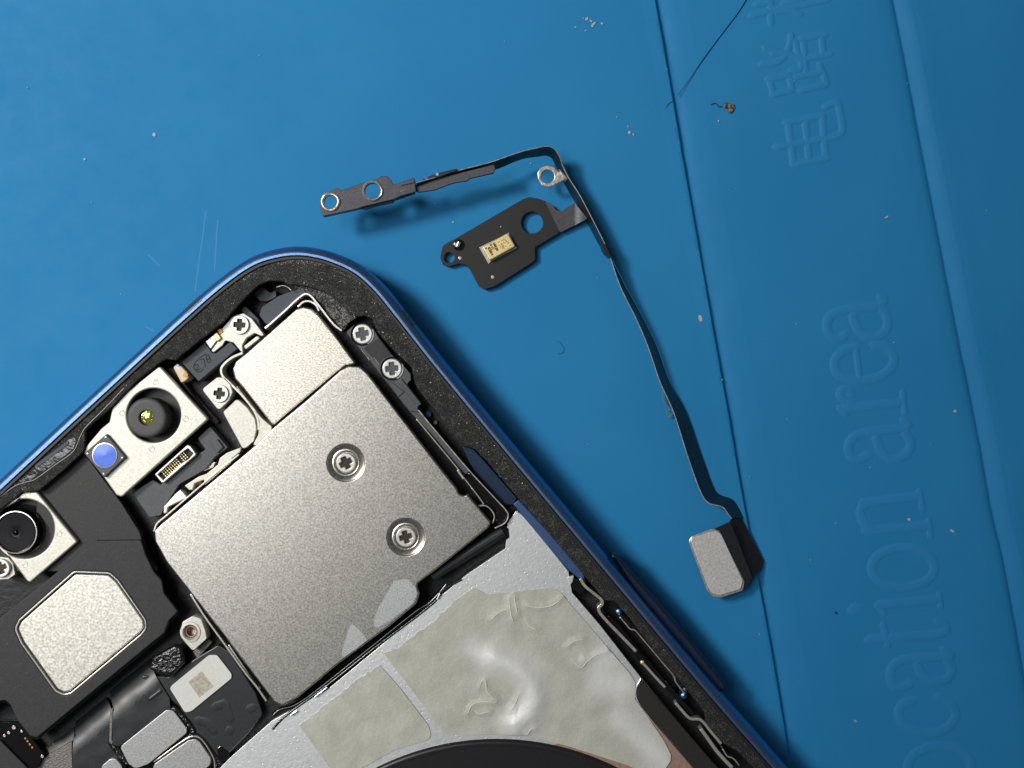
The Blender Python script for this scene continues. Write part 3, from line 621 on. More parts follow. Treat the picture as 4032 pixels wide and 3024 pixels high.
# flex connector in the bottom left corner
fc = plate('flex_connector', 'O', [(-100, 860), (300, 850), (380, 900), (760, 1400), (640, 1655), (480, 1700), (-100, 1180)], 2.4, 3.6, M['gloss'], ph, .2)
for p, s, k in [((240, 950), 34, 0), ((150, 1040), 26, 0), ((75, 1092), 24, 1), ((375, 1015), 22, 0), ((735, 1452), 26, 1)]:
    disc('solder_pad', T1('O', p, 3.62), mm('O', s), 3.55, 3.64, M['eyelet'], fc, .02, 14)
for p in [(440, 1140), (480, 1190), (520, 1245), (560, 1300)]: disc('solder_pad', T1('O', p, 3.62), mm('O', 18), 3.55, 3.63, M['orange'], fc, .02, 10)
plate('film_flap', 'O', [(-100, 1150), (0, 1175), (480, 1660), (460, 1800), (-100, 1800)], 2.4, 4.0, M['film'], ph, .2)
# board to board connector with pins
cn_o = [(325, 650), (1040, 5), (1110, 35), (1232, 205), (1205, 250), (525, 832), (475, 838)]
cn_i = [(395, 655), (960, 150), (1050, 90), (1165, 205), (1080, 310), (880, 430), (520, 770)]
cn = prism('board_connector', rnd(T('P', cn_o, 4.9), .12), 2.6, 4.9, M['steel'], ph, [rnd(T('P', cn_i, 4.9), .06)], .08)
prism('connector_well', rnd(T('P', cn_i, 4.3), .06), 2.5, 4.25, M['black'], cn)
a0, a1, b1 = Vector((490, 600)), Vector((960, 190)), Vector((570, 690))
for i in range(13):
    if i == 9: continue
    for j in range(3):
        q = a0.lerp(a1, i / 12) + (b1 - a0) * (j / 2 * .95)
        u = (a1 - a0).normalized() * 13; w2 = (b1 - a0).normalized() * 18
        plate('pin', 'P', [q - u - w2, q + u - w2, q + u + w2, q - u + w2], 4.1, 4.65 + .05 * (j == 1), M['gold'] if (i + j) % 3 else M['eyelet'], cn, .01, .02)
plate('connector_bracket', 'B', [(1150, 975), (1330, 860), (1400, 905), (1720, 640), (1790, 600), (1720, 500), (1830, 395), (1985, 580), (1870, 665), (1790, 770), (1560, 900), (1440, 1080), (1400, 1170), (1300, 1190)], 2.4, 4.2, M['graphite'], ph, .15)
plate('bracket_boss', 'B', [(1828, 540), (1890, 505), (1945, 575), (1890, 632)], 4.1, 4.55, M['graphite'], ph, .1)
plate('ground_clip', 'P', [(975, 900), (1290, 695), (1460, 635), (1700, 440), (1740, 300), (1900, 180), (2212, 60), (2200, 150), (2010, 300), (2000, 390), (1450, 862), (1400, 900), (1400, 770), (1200, 850), (1150, 990), (1080, 1000)], 2.6, 5.0, M['cream'], ph, .08, .08)
plate('ground_clip', 'P', [(765, 1085), (890, 978), (960, 1040), (1040, 1145), (880, 1240), (620, 1370), (590, 1500), (510, 1510), (520, 1360)], 2.6, 5.1, M['steel'], ph, .1, .1)
plate('clip_foot', 'P', [(1330, 610), (1610, 370), (1660, 380), (1600, 500)], 2.6, 3.7, M['eyelet'], ph, .1)
tube('gold_bead', 'P', [(1180, 860), (1290, 850), (1340, 800)], 3.8, .18, M['orange'], ph)

# -- right hand bracket with two screws, sensor strip and gasket
rb = plate('side_bracket', 'E', [(445, 300), (530, 225), (640, 195), (730, 225), (800, 350), (950, 545), (1060, 640), (1152, 750), (1158, 820), (1112, 862), (1276, 1072), (1228, 1118), (1245, 1170), (1140, 1160), (1020, 1010), (700, 600)], 2.6, 4.9, M['graphite'], ph, .2)
plate('bracket_recess', 'E', [(640, 475), (800, 365), (945, 550), (850, 585), (812, 650)], 4.88, 4.93, M['film'], rb, .05, .01)
plate('bracket_rib', 'E', [(1050, 800), (1130, 900), (1270, 1080), (1230, 1110), (1090, 950), (1020, 850)], 4.88, 5.12, M['graphite'], rb, .05)
plate('bracket_rib', 'E', [(880, 820), (960, 850), (1085, 950), (1020, 1005)], 4.88, 5.02, M['graphite'], rb, .05)
for P in ([(615, 485), (705, 605)], [(755, 575), (812, 650)], [(1180, 985), (1220, 1100)]): tube('bright_nick', 'E', P, 4.95, .035, M['steel'], rb)
for p, a, l in [((628, 318), 12, 'upper screw of the side bracket'), ((950, 695), 5, 'lower screw of the side bracket')]:
    put('screw_collar', lathe_me(T1('E', p, 4.9), [(mm('E', 126), 4.89), (mm('E', 122), 5.0), (mm('E', 108), 4.98), (mm('E', 104), 4.6)], 36, False), M['gloss'], rb)
    screw('E', p, 104, 5.05, a, l, True, .25)
tr = plate('sensor_strip', 'I', [(-190, -170), (-130, -200), (-60, -120), (480, 0 + 20), (962, 575), (920, 602), (400, 20)], 2.6, 4.6, M['graphite'], ph, .08) if False else None
plate('sensor_strip', 'S', [(1610, 1618), (1645, 1606), (1690, 1662), (1848, 1857), (1833, 1868), (1700, 1710)], 2.6, 4.7, M['graphite'], ph, .08)
rail('strip_edge', 'S', [(1648, 1615), (1676, 1650), (1845, 1850), (1962, 1976), (1998, 2018), (2000, 2040), (1985, 2062), (1948, 2080)], 3.2, 4.95, .12, M['edge'], ph)
rail('strip_edge', 'S', [(1640, 1650), (1700, 1722), (1802, 1845), (1822, 1875), (1880, 1950), (1905, 1985)], 3.2, 4.75, .13, M['steel'], ph)
plate('sensor_body', 'I', [(935, 580), (965, 575), (1290, 885), (1385, 1010), (1378, 1090), (1300, 1160), (1230, 1130), (1240, 1000), (1130, 900), (950, 690)], 2.6, 4.6, M['gloss'], ph, .2, .25, seg=4)
rail('round_clip', 'I', [(1060, 950), (1140, 945), (1200, 990), (1235, 1060), (1215, 1140)], 3.2, 5.0, .12, M['edge'], ph)
plate('strip_clip', 'I', [(820, 560), (850, 560), (920, 650), (890, 660)], 3, 4.9, M['steel'], ph, .05)
disc('blue_pad', T1('E', (1345, 1195), 3), .3, 2.3, 3.0, mat('blue_pad', (.05, .11, .45), 0, .4), ph, .05, 14)
disc('cream_pad', T1('E', (1420, 1285), 3), .2, 2.3, 3.0, M['edge'], ph, .05, 12)
disc('cream_pad', T1('I', (595, 38), 3), .2, 2.3, 2.9, M['edge'], ph, .05, 12)
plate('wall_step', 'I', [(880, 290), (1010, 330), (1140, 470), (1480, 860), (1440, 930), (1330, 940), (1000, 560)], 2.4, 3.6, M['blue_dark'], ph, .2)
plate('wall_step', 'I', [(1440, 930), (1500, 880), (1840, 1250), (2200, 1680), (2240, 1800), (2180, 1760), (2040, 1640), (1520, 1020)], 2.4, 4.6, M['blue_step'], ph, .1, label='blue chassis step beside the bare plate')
P = T('I', [(1330, 1230), (1000, 1420), (700, 1610), (600, 1680), (520, 1740)], 4.2)
tube('black_gasket', 'I', [(1330, 1225), (1000, 1430), (700, 1620), (560, 1720)], 4.3, .58, M['tape'], ph, 6, 14, .9)
plate('gasket_end', 'I', [(1240, 1230), (1330, 1150), (1390, 1190), (1400, 1290), (1300, 1370), (1240, 1300)], 2.6, 4.5, M['gloss'], ph, .2, .2)
tube('edge_cord', 'G', [(1900, 60), (1760, 215), (1640, 290), (1200, 640), (700, 1035), (560, 1120), (450, 1150), (390, 1200)], 4.2, .24, M['gloss'], ph)
tube('edge_cord', 'G', [(2030, 15), (1850, 120), (1790, 215), (1300, 590), (850, 945), (500, 1200), (380, 1320)], 4.35, .12, M['gloss'], ph)
for Pp in ([(1840, 140), (1815, 190)], [(860, 955), (750, 1040)], [(597, 1160), (540, 1200)]): tube('bright_nick', 'G', Pp, 4.6, .09, M['alu2'], ph)
# -- bare plate with adhesive, coil disc
plate('bare_plate', 'S', [(2032, 2012), (2050, 2019), (2238, 2250), (2252, 2333), (2365, 2465), (2523, 2668), (2795, 2993), (3000, 3240), (3300, 3600), (1500, 4200), (500, 3300), (700, 3200), (867, 3024), (913, 2978), (1072, 2838), (1289, 2716), (1732, 2350), (1840, 2262), (1990, 2160), (1999, 2060)], 3.2, 4.3, M['alu'], ph, .1, .02)
rail('plate_edge', 'S', [(2036, 2014), (2058, 2030), (2150, 2140), (2240, 2252)], 3.6, 4.45, .12, M['alu2'], ph)
plate('copper_patch', 'S', [(2180, 2930), (2255, 2925), (2480, 3000), (2520, 2800), (2560, 2830), (2735, 3030), (2900, 3230), (2700, 3350), (2300, 3100)], 4.29, 4.315, M['copper'], ph, .05, .004)
plate('brown_plate', 'H', [(1600, 880), (1568, 950), (1570, 1060), (1650, 1180), (1900, 1470), (2060, 1659), (2400, 2060), (2600, 2000), (2220, 1600)], 4.2, 4.5, M['brown'], ph, .3, .06)
rail('plate_edge', 'H', [(1602, 885), (1565, 960), (1572, 1065), (1655, 1190), (1900, 1482), (2064, 1672)], 4.3, 4.53, .06, M['alu2'], ph)
cc = T1('S', (1955, 3972), 4.6)
put('coil_disc', lathe_me(cc, [(26.6, 4.2), (26.6, 4.45), (26.45, 4.62), (26.2, 4.68), (25.9, 4.62), (25.6, 4.62), (0.01, 4.62)], 160), M['disc'], ph, 'black coil disc showing as an arc at the bottom', 50)
# adhesive sheets with lifted, milky folds
G1 = lambda p, c, s: math.exp(-((p - c).length_squared) / (2 * s * s))
def segd(p, a, b):
    ab = b - a; t = max(0, min(1, (p - a).dot(ab) / ab.length_squared)); return (p - (a + ab * t)).length
fold1 = T('H', [(330, 700), (520, 790), (650, 920), (680, 1060), (620, 1190), (500, 1290)], 4.4)
milk2 = T('H', [(1330, 720), (1300, 880), (1420, 900)], 4.4); milk3 = T('H', [(1450, 1250), (1600, 1380), (1720, 1530), (1780, 1620)], 4.4); milk4 = T('H', [(140, 640), (330, 720)], 4.4)
def milk(p):
    d1 = min(segd(p, a, b) for a, b in zip(fold1, fold1[1:])); d2 = min(segd(p, a, b) for a, b in zip(milk2, milk2[1:]))
    d3 = min(segd(p, a, b) for a, b in zip(milk3, milk3[1:])); d4 = segd(p, milk4[0], milk4[1])
    n = .75 + .5 * noise.noise((p.x * .35, p.y * .35, 1))
    return min(1, n * (1.0 * math.exp(-(d1 / 1.7) ** 2) + .95 * math.exp(-(d2 / 1.9) ** 2) + .95 * math.exp(-(d3 / 1.4) ** 2) + .4 * math.exp(-(d4 / 1) ** 2)))
creases = [T('H', q, 4.4) for q in ([(495, 140), (510, 240), (528, 320)], [(450, 170), (470, 330), (490, 380)], [(290, 370), (370, 300), (450, 270)], [(600, 240), (700, 260), (830, 240), (920, 170)],
                                    [(190, 970), (235, 890), (260, 990), (350, 1075)], [(90, 1195), (130, 1110), (220, 1080), (350, 1085)], [(150, 1150), (190, 1180), (290, 1165)],
                                    [(1020, 735), (1080, 780), (1140, 720), (1220, 670), (1310, 640)], [(1085, 740), (1110, 690)], [(610, 1365), (650, 1310), (690, 1310)], [(560, 960), (500, 1110), (470, 1160)],
                                    [(960, 600), (1010, 555), (1100, 535)], [(600, 380), (640, 430), (690, 450)])]
def tape_z(x, y):
    p = Vector((x, y)); d1 = min(segd(p, a, b) for a, b in zip(fold1, fold1[1:]))
    z = 4.42 + .5 * math.exp(-(d1 / 1.05) ** 2) + .08 * noise.noise((x * .45, y * .45, 7)) + .12 * milk(p)
    return z
def crease_add(p):
    best = 9
    for c in creases:
        for a, b in zip(c, c[1:]):
            d = segd(p, a, b)
            if d < best: best = d
    return best
def tape(name, pts, step, lab, rag=()):
    poly = T('S', pts, 4.4); zf = lambda x, y: tape_z(x, y) + .16 * math.exp(-(crease_add(Vector((x, y))) / .22) ** 2)
    pol2 = []
    for i, p in enumerate(poly):
        q = poly[(i + 1) % len(poly)]; pol2.append(p)
        if i in rag:
            L = (q - p).length; n = max(2, int(L / .35)); nr2 = Vector((-(q - p).y, (q - p).x)).normalized()
            for k in range(1, n): pol2.append(p.lerp(q, k / n) + nr2 * random.uniform(-.12, .12))
    me = sheet_me(pol2, step, zf, .14)
    att = me.attributes.new('milk', 'FLOAT', 'POINT')
    for i, v in enumerate(me.vertices): att.data[i].value = milk(Vector((v.co.x, v.co.y)))
    return put(name, me, M['adhesive'], ph, lab, 60)
tape('adhesive_sheet', [(1510, 2572), (1578, 2545), (1605, 2520), (1641, 2491), (1696, 2455), (1759, 2396), (1818, 2346), (1862, 2317), (1872, 2317), (1918, 2340), (2003, 2333), (2100, 2322), (2162, 2315), (2190, 2322), (2212, 2337), (2234, 2364), (2365, 2518), (2478, 2649), (2500, 2685), (2503, 2720), (2501, 2753),
                        (2546, 2817), (2614, 2916), (2641, 2970), (2640, 2995), (2627, 3015), (2600, 3060), (2560, 3070), (2478, 3015), (2252, 2943), (2071, 2891), (1800, 2893), (1759, 2893), (1740, 2880), (1646, 2749)], .34, 'large pale adhesive sheet with milky lifted folds', (0, 1, 2, 3, 4, 5))
tape('adhesive_sheet', [(1497, 2620), (1470, 2634), (1379, 2699), (1289, 2771), (1180, 2857), (1298, 3024), (1340, 3060), (1424, 3024), (1556, 2952), (1678, 2916), (1692, 2905), (1696, 2893), (1687, 2857), (1578, 2713)], .4, 'smaller smooth pale adhesive sheet', (0, 1, 2, 3))
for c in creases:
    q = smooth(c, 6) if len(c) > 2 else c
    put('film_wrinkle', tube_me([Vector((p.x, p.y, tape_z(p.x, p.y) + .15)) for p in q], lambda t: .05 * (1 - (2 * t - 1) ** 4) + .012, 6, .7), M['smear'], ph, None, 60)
# -- long recess along the right: springs and button flex
rail('contact_spring', 'H', [(1075, 10), (1110, 70), (1180, 130), (1258, 195), (1262, 235), (1236, 262), (1240, 300), (1300, 375), (1430, 510), (1560, 645)], 3.2, 5.0, .30, M['eyelet'], ph)
rail('contact_spring', 'H', [(1608, 738), (1640, 770), (1730, 870), (1812, 958)], 3.2, 4.9, .26, M['steel'], ph)
rail('contact_spring', 'H', [(1905, 1095), (1960, 1160), (2030, 1228), (2120, 1240), (2200, 1330), (2300, 1450)], 3.2, 5.0, .28, M['steel'], ph)
rail('contact_spring', 'H', [(1418, 345), (1470, 405), (1510, 450), (1550, 460), (1590, 505), (1680, 610), (1780, 730), (1890, 862), (1905, 910), (1985, 1015)], 3.4, 5.2, .14, M['eyelet'], ph)
rail('contact_spring', 'L', [(985, 1330), (1050, 1420), (1130, 1530), (1250, 1659)], 3.2, 4.9, .34, M['steel'], ph)
rail('contact_spring', 'L', [(1170, 1500), (1210, 1560), (1260, 1580), (1310, 1640)], 3.2, 5.1, .14, M['eyelet'], ph)
plate('button_flex', 'H', [(1320, 330), (1400, 400), (1600, 640), (1870, 960), (1800, 960), (1560, 680), (1300, 380)], 2.6, 4.2, M['gloss'], ph, .1)
plate('button_flex', 'H', [(1640, 700), (1870, 960), (2080, 1190), (2030, 1200), (1840, 1000)], 2.6, 4.3, M['gloss'], ph, .1)
plate('flex_joint', 'H', [(1535, 655), (1575, 640), (1650, 720), (1600, 760)], 3.4, 4.9, M['gloss'], ph, .05)
put('gold_bead', lathe_me(T1('H', (1612, 738), 4.9), [(.22, 4.8), (.2, 4.95), (.1, 5.02), (.001, 5.04)], 14), M['gold'], ph)
for p in [(1410, 300), (1985, 985), (1975, 1030)]: put('blue_bump', lathe_me(T1('H', p, 4.6), [(.42, 3.0), (.40, 4.3), (.28, 4.6), (.001, 4.7)], 18), M['blue'], ph)
plate('recess_end', 'H', [(985, -20), (1060, 10), (1100, 70), (1130, 140), (1060, 150), (1000, 100)], 2.4, 4.4, M['gloss'], ph, .2, .2)
plate('recess_corner', 'H', [(960, 0), (1020, -20), (1005, 40), (985, 70)], 3.0, 4.6, M['cream'], ph, .1, .06)
# volume button outside the frame on the right
bt = T('S', [(2400, 2186), (2416, 2178), (2436, 2190), (2462, 2224), (2592, 2370), (2690, 2484), (2800, 2620), (2856, 2690), (2864, 2714), (2850, 2722), (2820, 2730), (2500, 2340)], 4.2)
prism('volume_button', rnd(bt, .25), 2.2, 4.2, M['blue_dark'], ph, (), .35, 4)
# glittering grains of the ledge coating, and dark plates painting the shade of slots in its left run
plate('ledge_slot_shade', 'B', [(305, 742), (420, 650), (600, 510), (645, 488), (662, 520), (640, 590), (500, 700), (380, 785), (318, 775)], 5.98, 6.015, M['gloss'], ph, .1, .01)
plate('slot_bar', 'B', [(300, 735), (590, 520), (605, 545), (325, 755)], 5.9, 6.1, M['slate'], ph, .1, .04)
plate('ledge_notch_shade', 'B', [(160, 870), (300, 770), (330, 800), (260, 880), (200, 890)], 5.98, 6.02, M['gloss'], ph, .1, .01)
rail('ledge_ridge', 'B', [(0, 1010), (130, 915), (230, 880), (300, 860), (480, 730), (640, 610), (700, 480), (740, 410), (900, 250), (1080, 60)], 5.9, 6.06, .07, M['grain'], ph)
def inside(p, poly):
    c = False; j = len(poly) - 1
    for i in range(len(poly)):
        a, b = poly[i], poly[j]
        if (a.y > p.y) != (b.y > p.y) and p.x < (b.x - a.x) * (p.y - a.y) / (b.y - a.y) + a.x: c = not c
        j = i
    return c
vis = [i for i in range(len(out)) if -56 < out[i].x < 34 and -42 < out[i].y < 16]
rg = random.Random(5); gv = []; gf = []
while len(gv) < 4 * 5200:
    i = rg.choice(vis); a, b = out[i], out[(i + 1) % len(out)]
    if (b - a).length > 6 and rg.random() < 0: continue
    p = a.lerp(b, rg.random()); t = (b - a).normalized(); nn = Vector((-t.y, t.x))
    d = 1.45 + (rg.random() ** 1.6) * 2.9; p = p + nn * d
    if inside(p, bez_hole): continue
    if noise.noise((p.x * .8, p.y * .8, 4)) < rg.uniform(-.6, .35): continue
    if p.y < -14 and rg.random() < .8: continue
    r = rg.uniform(.022, .065) * (.6 if p.y < -14 else 1) * (1.25 if d < 1.8 else 1); k = len(gv)
    for _ in range(3):
        an = rg.uniform(0, 6.28); gv.append((p.x + r * math.cos(an), p.y + r * math.sin(an), 5.99 + rg.uniform(0, .06)))
    gv.append((p.x, p.y, 6.0 + rg.uniform(.03, .09)))
    gf += [(k, k + 1, k + 3), (k + 1, k + 2, k + 3), (k + 2, k, k + 3)]
gr = put('ledge_grain', mesh(gv, gf), M['grain'], ph, None, None); gr['kind'] = 'stuff'
# pale residue along the rim of the ledge
for k in range(26):
    t = random.random(); a, b = (Vector((1380, 1150)), Vector((2010, 1905))) if k < 34 else (Vector((560, 1455)), Vector((880, 1215)))
    p = a.lerp(b, t) + Vector((random.gauss(0, 10), random.gauss(0, 8)))
    c = T1('S', p, 6.0); r = random.uniform(.03, .09); n = 6
    pts = [c + Vector((math.cos(j * 2 * math.pi / n), math.sin(j * 2 * math.pi / n))) * r * random.uniform(.5, 1.2) for j in range(n)]
    prism('dust_scuff', pts, 5.99, 6.03, M['fleck'], ph, (), .01)

ph.location.z += LIFT
LIFT = 0.0
# ------------------------------------------------------------------ loose flex with microphone
fx = thing('flex_cable', 'loose bent flex cable with eyelets, a gold microphone and a silver connector on the mat', 'flex cable', (8, 18, 0))
BZ = 5.0
holes = [circle(T1('J', (185, 470), BZ), mm('J', 46), 28), circle(T1('J', (492, 390), BZ), mm('J', 54), 28)]
prism('bracket', rnd(T('J', [(108, 480), (118, 430), (165, 400), (212, 378), (238, 368), (262, 385), (300, 372), (430, 328), (525, 302), (548, 284), (600, 283), (628, 312), (640, 345), (795, 298), (806, 345), (800, 400), (700, 425), (650, 450), (420, 505), (380, 520), (132, 574), (118, 545)], BZ), .12), 4.4, BZ, M['bracket'], fx, holes, .06, 2, 'dark stepped bracket with two eyelets')
prism('bracket_wall', rnd(T('J', [(125, 560), (380, 505), (650, 440), (800, 395), (802, 410), (650, 460), (640, 475), (520, 500), (440, 525), (410, 520), (140, 580)], 4.2), .06), 3.7, 4.38, M['bracket'], fx, (), .05)
for p, ro, ri in [((185, 470), 72, 46), ((492, 390), 75, 54)]:
    c = T1('J', p, BZ); a, b = mm('J', ro), mm('J', ri)
    me = lathe_me(c, [(b, 4.3), (b, 5.1), (b + .08, 5.2), ((a + b) / 2, 5.22), (a - .06, 5.16), (a, 5.0), (a, 4.6)], 36, False)
    for v in me.vertices:
        f = noise.noise((v.co.x * 1.3, v.co.y * 1.3, 0)); v.co.z += .08 * f; d = Vector((v.co.x - c.x, v.co.y - c.y)); v.co.x += d.x * .08 * f; v.co.y += d.y * .08 * f
    put('eyelet', me, M['eyelet'], fx, sharp=45)
plate('bracket_clip', 'J', [(682, 362), (800, 335), (808, 395), (700, 425)], 4.9, 5.25, M['bracket'], fx, .06)
plate('bracket_clip', 'J', [(700, 325), (795, 295), (800, 330), (700, 352)], 4.6, 5.1, M['bracket'], fx, .06)
tube('bright_nick', 'J', [(696, 395), (728, 385)], 5.28, .05, M['eyelet'], fx)
plate('stiff_bar', 'J', [(800, 350), (1000, 290), (1375, 198), (1384, 232), (1370, 262), (1200, 300), (1180, 318), (1100, 330), (1060, 340), (940, 385), (830, 400), (808, 395)], 4.2, 4.7, M['bracket'], fx, .05, label='dark stiffening bar along the flex')
plate('stiff_tab', 'J', [(860, 300), (960, 262), (1100, 228), (1115, 240), (980, 290), (840, 330)], 4.4, 5.2, M['flex'], fx, .04)
disc('solder_dot', T1('J', (962, 270), 5.3), .16, 5.0, 5.32, M['fleck'], fx, .04, 12)
disc('blue_dot', T1('J', (882, 294), 5.2), .22, 4.9, 5.24, mat('blue_dot', (.05, .1, .5), 0, .4), fx, .04, 12)
def edge(v, pts, zs):
    z0, z1 = zs; n = len(pts)
    return [Vector((*T1(v, p, z0 + (z1 - z0) * i / (n - 1)), z0 + (z1 - z0) * i / (n - 1))) for i, p in enumerate(pts)]
top = edge('J', [(810, 332), (950, 292), (1150, 234), (1350, 182), (1560, 110), (1700, 76), (1770, 68), (1818, 92), (1852, 150), (1870, 205)], (5.35, 3.1)) + edge('J', [(1912, 290), (2000, 430), (2100, 620), (2180, 780)], (3.0, 2.8))
bot = edge('J', [(815, 400), (955, 350), (1155, 298), (1380, 236), (1575, 158), (1700, 138), (1750, 132), (1792, 150), (1818, 195), (1850, 260)], (3.7, 1.2)) + edge('J', [(1882, 330), (1952, 450), (2062, 640), (2150, 800)], (.8, .4))
top += edge('S', [(2398, 1000), (2443, 1130), (2506, 1258), (2552, 1367), (2598, 1502), (2652, 1623), (2712, 1810), (2761, 1942), (2790, 1980), (2845, 1997), (2869, 2027), (2881, 2041)], (2.7, 2.3))
bot += edge('S', [(2400, 1012), (2462, 1130), (2532, 1258), (2585, 1367), (2634, 1502), (2700, 1623), (2766, 1810), (2812, 1930), (2835, 1950), (2880, 1967), (2905, 2000), (2925, 2040)], (.4, .2))
ts, bs = smooth(top, 6), smooth(bot, 6)
put('flex_strip', band_me(ts, bs, .10), M['flex'], fx, sharp=60)
put('cut_edge', tube_me([p + Vector((0, 0, .05)) for p in ts], .05, 6), M['edge'], fx)
ta, tb = T1('K', (1140, 960), .4), T1('K', (1335, 1345), .4); td = (tb - ta).normalized(); tn = Vector((td.y, -td.x))
if (T1('K', (1100, 1090), .4) - ta).dot(tn) < 0: tn = -tn
def tail_z(x, y):
    q = max(0, (Vector((x, y)) - ta).dot(tn)); return .34 + 1.7 * min(1, q / 2.6) ** 1.3
put('flex_tail', sheet_me(rnd(T('K', [(1068, 990), (1085, 975), (1128, 938), (1158, 985), (1338, 1345), (1322, 1392), (1262, 1446), (1200, 1320), (1108, 1092), (1130, 1062), (1112, 1042)], .8), .12), .3, tail_z, .1), M['flex'], fx, sharp=60)
put('flex_fold', band_me(smooth(edge('K', [(1118, 1085), (1170, 1210), (1215, 1330), (1262, 1445)], (2.0, 1.8)), 5), smooth(edge('K', [(1020, 1130), (1090, 1240), (1160, 1380), (1218, 1525)], (2.0, 1.7)), 5), .12), M['flex'], fx, sharp=60)
cnn = plate('connector', 'K', [(848, 1212), (870, 1180), (1005, 1130), (1050, 1145), (1215, 1475), (1205, 1535), (1060, 1582), (1010, 1578), (970, 1540)], 1.5, 2.1, M['eyelet'], fx, .45, .06, label='silver connector end of the flex')
plate('connector_back', 'K', [(858, 1205), (880, 1185), (1025, 1142), (1062, 1165), (1205, 1470), (1190, 1528), (1055, 1568), (1008, 1560), (975, 1515)], 2.08, 2.3, M['stiffener'], cnn, .5, .08)
prism('connector_foot', rnd(T('K', [(900, 1230), (1030, 1180), (1170, 1470), (1040, 1520)], 1), .2), .05, 1.5, M['black'], fx)
# eyelet near the bend
c3 = T1('J', (1762, 285), 2.9)
prism('eyelet', rnd(T('J', [(1690, 300), (1688, 255), (1715, 218), (1760, 202), (1805, 212), (1835, 240), (1885, 285), (1890, 308), (1815, 348), (1770, 365), (1722, 355)], 2.9), .35), 2.55, 2.9, M['eyelet'], fx, [circle(c3, mm('J', 47), 32)], .09, 3, 'metal eyelet on a short tab at the bend')
put('eyelet_strap', band_me(smooth(edge('J', [(1845, 235), (1870, 262), (1905, 300)], (3.1, 3.1)), 5), smooth(edge('J', [(1860, 270), (1880, 300), (1888, 325)], (2.6, 2.5)), 5), .12), M['steel'], fx)
# microphone board
MZ = .85
bd = prism('mic_board', rnd(T('J', [(982, 872), (990, 835), (1000, 790), (1030, 770), (1090, 738), (1580, 452), (1630, 434), (1690, 445), (1752, 466), (1852, 692), (1722, 770), (1672, 800), (1672, 890), (1640, 918), (1380, 1082), (1305, 1106), (1262, 1082), (1200, 962), (1168, 925), (1115, 918), (1045, 940), (1000, 925)], MZ), .3), .45, MZ, M['board'], fx,
           [circle(T1('J', (1650, 620), MZ), mm('J', 79), 44), circle(T1('J', (1048, 874), MZ), mm('J', 38), 28)], .04, 2, 'black microphone board with a large round hole')
tabz = lambda x, y: .92 + max(0, min(1, (x - T1('J', (1960, 0)).x) / 1.6)) ** 1.5 * .9
put('board_tab', sheet_me(rnd(T('J', [(1742, 462), (1790, 488), (1825, 532), (1858, 540), (1885, 522), (1958, 478), (2000, 530), (2048, 596), (1852, 692)], .9), .12), .3, tabz, .12), M['bracket'], fx, sharp=60)
mb = plate('mic_base', 'J', [(1266, 800), (1300, 783), (1468, 702), (1478, 690), (1486, 706), (1528, 792), (1542, 802), (1528, 810), (1348, 905), (1334, 922)], .84, 1.02, M['steel'], bd, .05, .02)
can = plate('mic_can', 'J', [(1284, 798), (1474, 694), (1530, 792), (1342, 898)], 1.02, 1.62, M['gold'], bd, .2, .14, seg=4, label='gold microphone can with etched marks')
def ink(paths, wd): put('etched_mark', relief_me([T('X', p, 1.63) for p in paths], wd, .008, 1.621, 3), M['ink'], can)
def glyph(o, ch, s=1.0):
    """5x7 style strokes; each text line runs down the can"""
    u = Vector((.45, .89)); r = Vector((-.89, .45))          # reading direction, and up of the letter is -r
    D = {'V': [[(0, 0), (.5, 1), (1, 0)]], 'R': [[(0, 1), (0, 0), (1, 0), (1, .5), (0, .5), (1, 1)]], '0': [[(0, 0), (1, 0), (1, 1), (0, 1), (0, 0)]], '3': [[(0, 0), (1, 0), (1, 1), (0, 1)], [(.2, .5), (1, .5)]],
         'D': [[(0, 0), (.8, .1), (.8, .9), (0, 1), (0, 0)]], '1': [[(.5, 0), (.5, 1)]], 'C': [[(1, 0), (0, 0), (0, 1), (1, 1)]], 'E': [[(1, 0), (0, 0), (0, 1), (1, 1)], [(0, .5), (.8, .5)]], 'A': [[(0, 1), (.5, 0), (1, 1)], [(.2, .65), (.8, .65)]]}
    W2, H2 = 56 * s, 62 * s
    ink([[tuple(Vector(o) + u * (x * W2) + r * (y * H2)) for x, y in p] for p in D[ch]], .085)
for txt, o in (('VR03', (800, 690)), ('D1C', (690, 740)), ('E3EA', (625, 868))):
    for i, ch in enumerate(txt): glyph((o[0] + i * 36, o[1] + i * 71), ch)
disc('pin_one_dot', T1('X', (495, 905), 1.63), .09, 1.61, 1.632, M['ink'], can, .004, 14)
rc = Vector((.45, .89)); rr = Vector((-.89, .45))
pt = [Vector((1210, 470)), Vector((1400, 800)), Vector((1080, 965)), Vector((890, 650))]
plate('etched_patch', 'X', [tuple(q) for q in pt], 1.615, 1.628, mat('etched_gold', (.30, .21, .08), .5, .5, col2=(.88, .68, .33), cscale=5.5, clo=.40, chi=.54), can, .02, .003)
pr = put('pin_ring', lathe_me(T1('J', (1118, 782), 1), [(mm('J', 42), .84), (mm('J', 40), .95), (mm('J', 30), 1.02), (.001, 1.0)], 28), M['gloss'], bd)
tube('pin_tip', 'J', [(1104, 795), (1120, 762)], 1.2, .22, M['steel'], bd, 6, 12)
for p in [(1125, 877), (1363, 1015)]: disc('gold_dot', T1('J', p, MZ), mm('J', 12), .8, MZ + .04, M['eyelet'], bd, .01, 16)
disc('gold_dot', T1('J', (1422, 650), MZ), .07, .8, MZ + .02, M['fleck'], bd, .01, 8)
plate('wire_joint', 'J', [(2150, 785), (2185, 775), (2212, 845), (2215, 880), (2170, 835)], 1.4, 3.2, M['flex'], fx, .06)

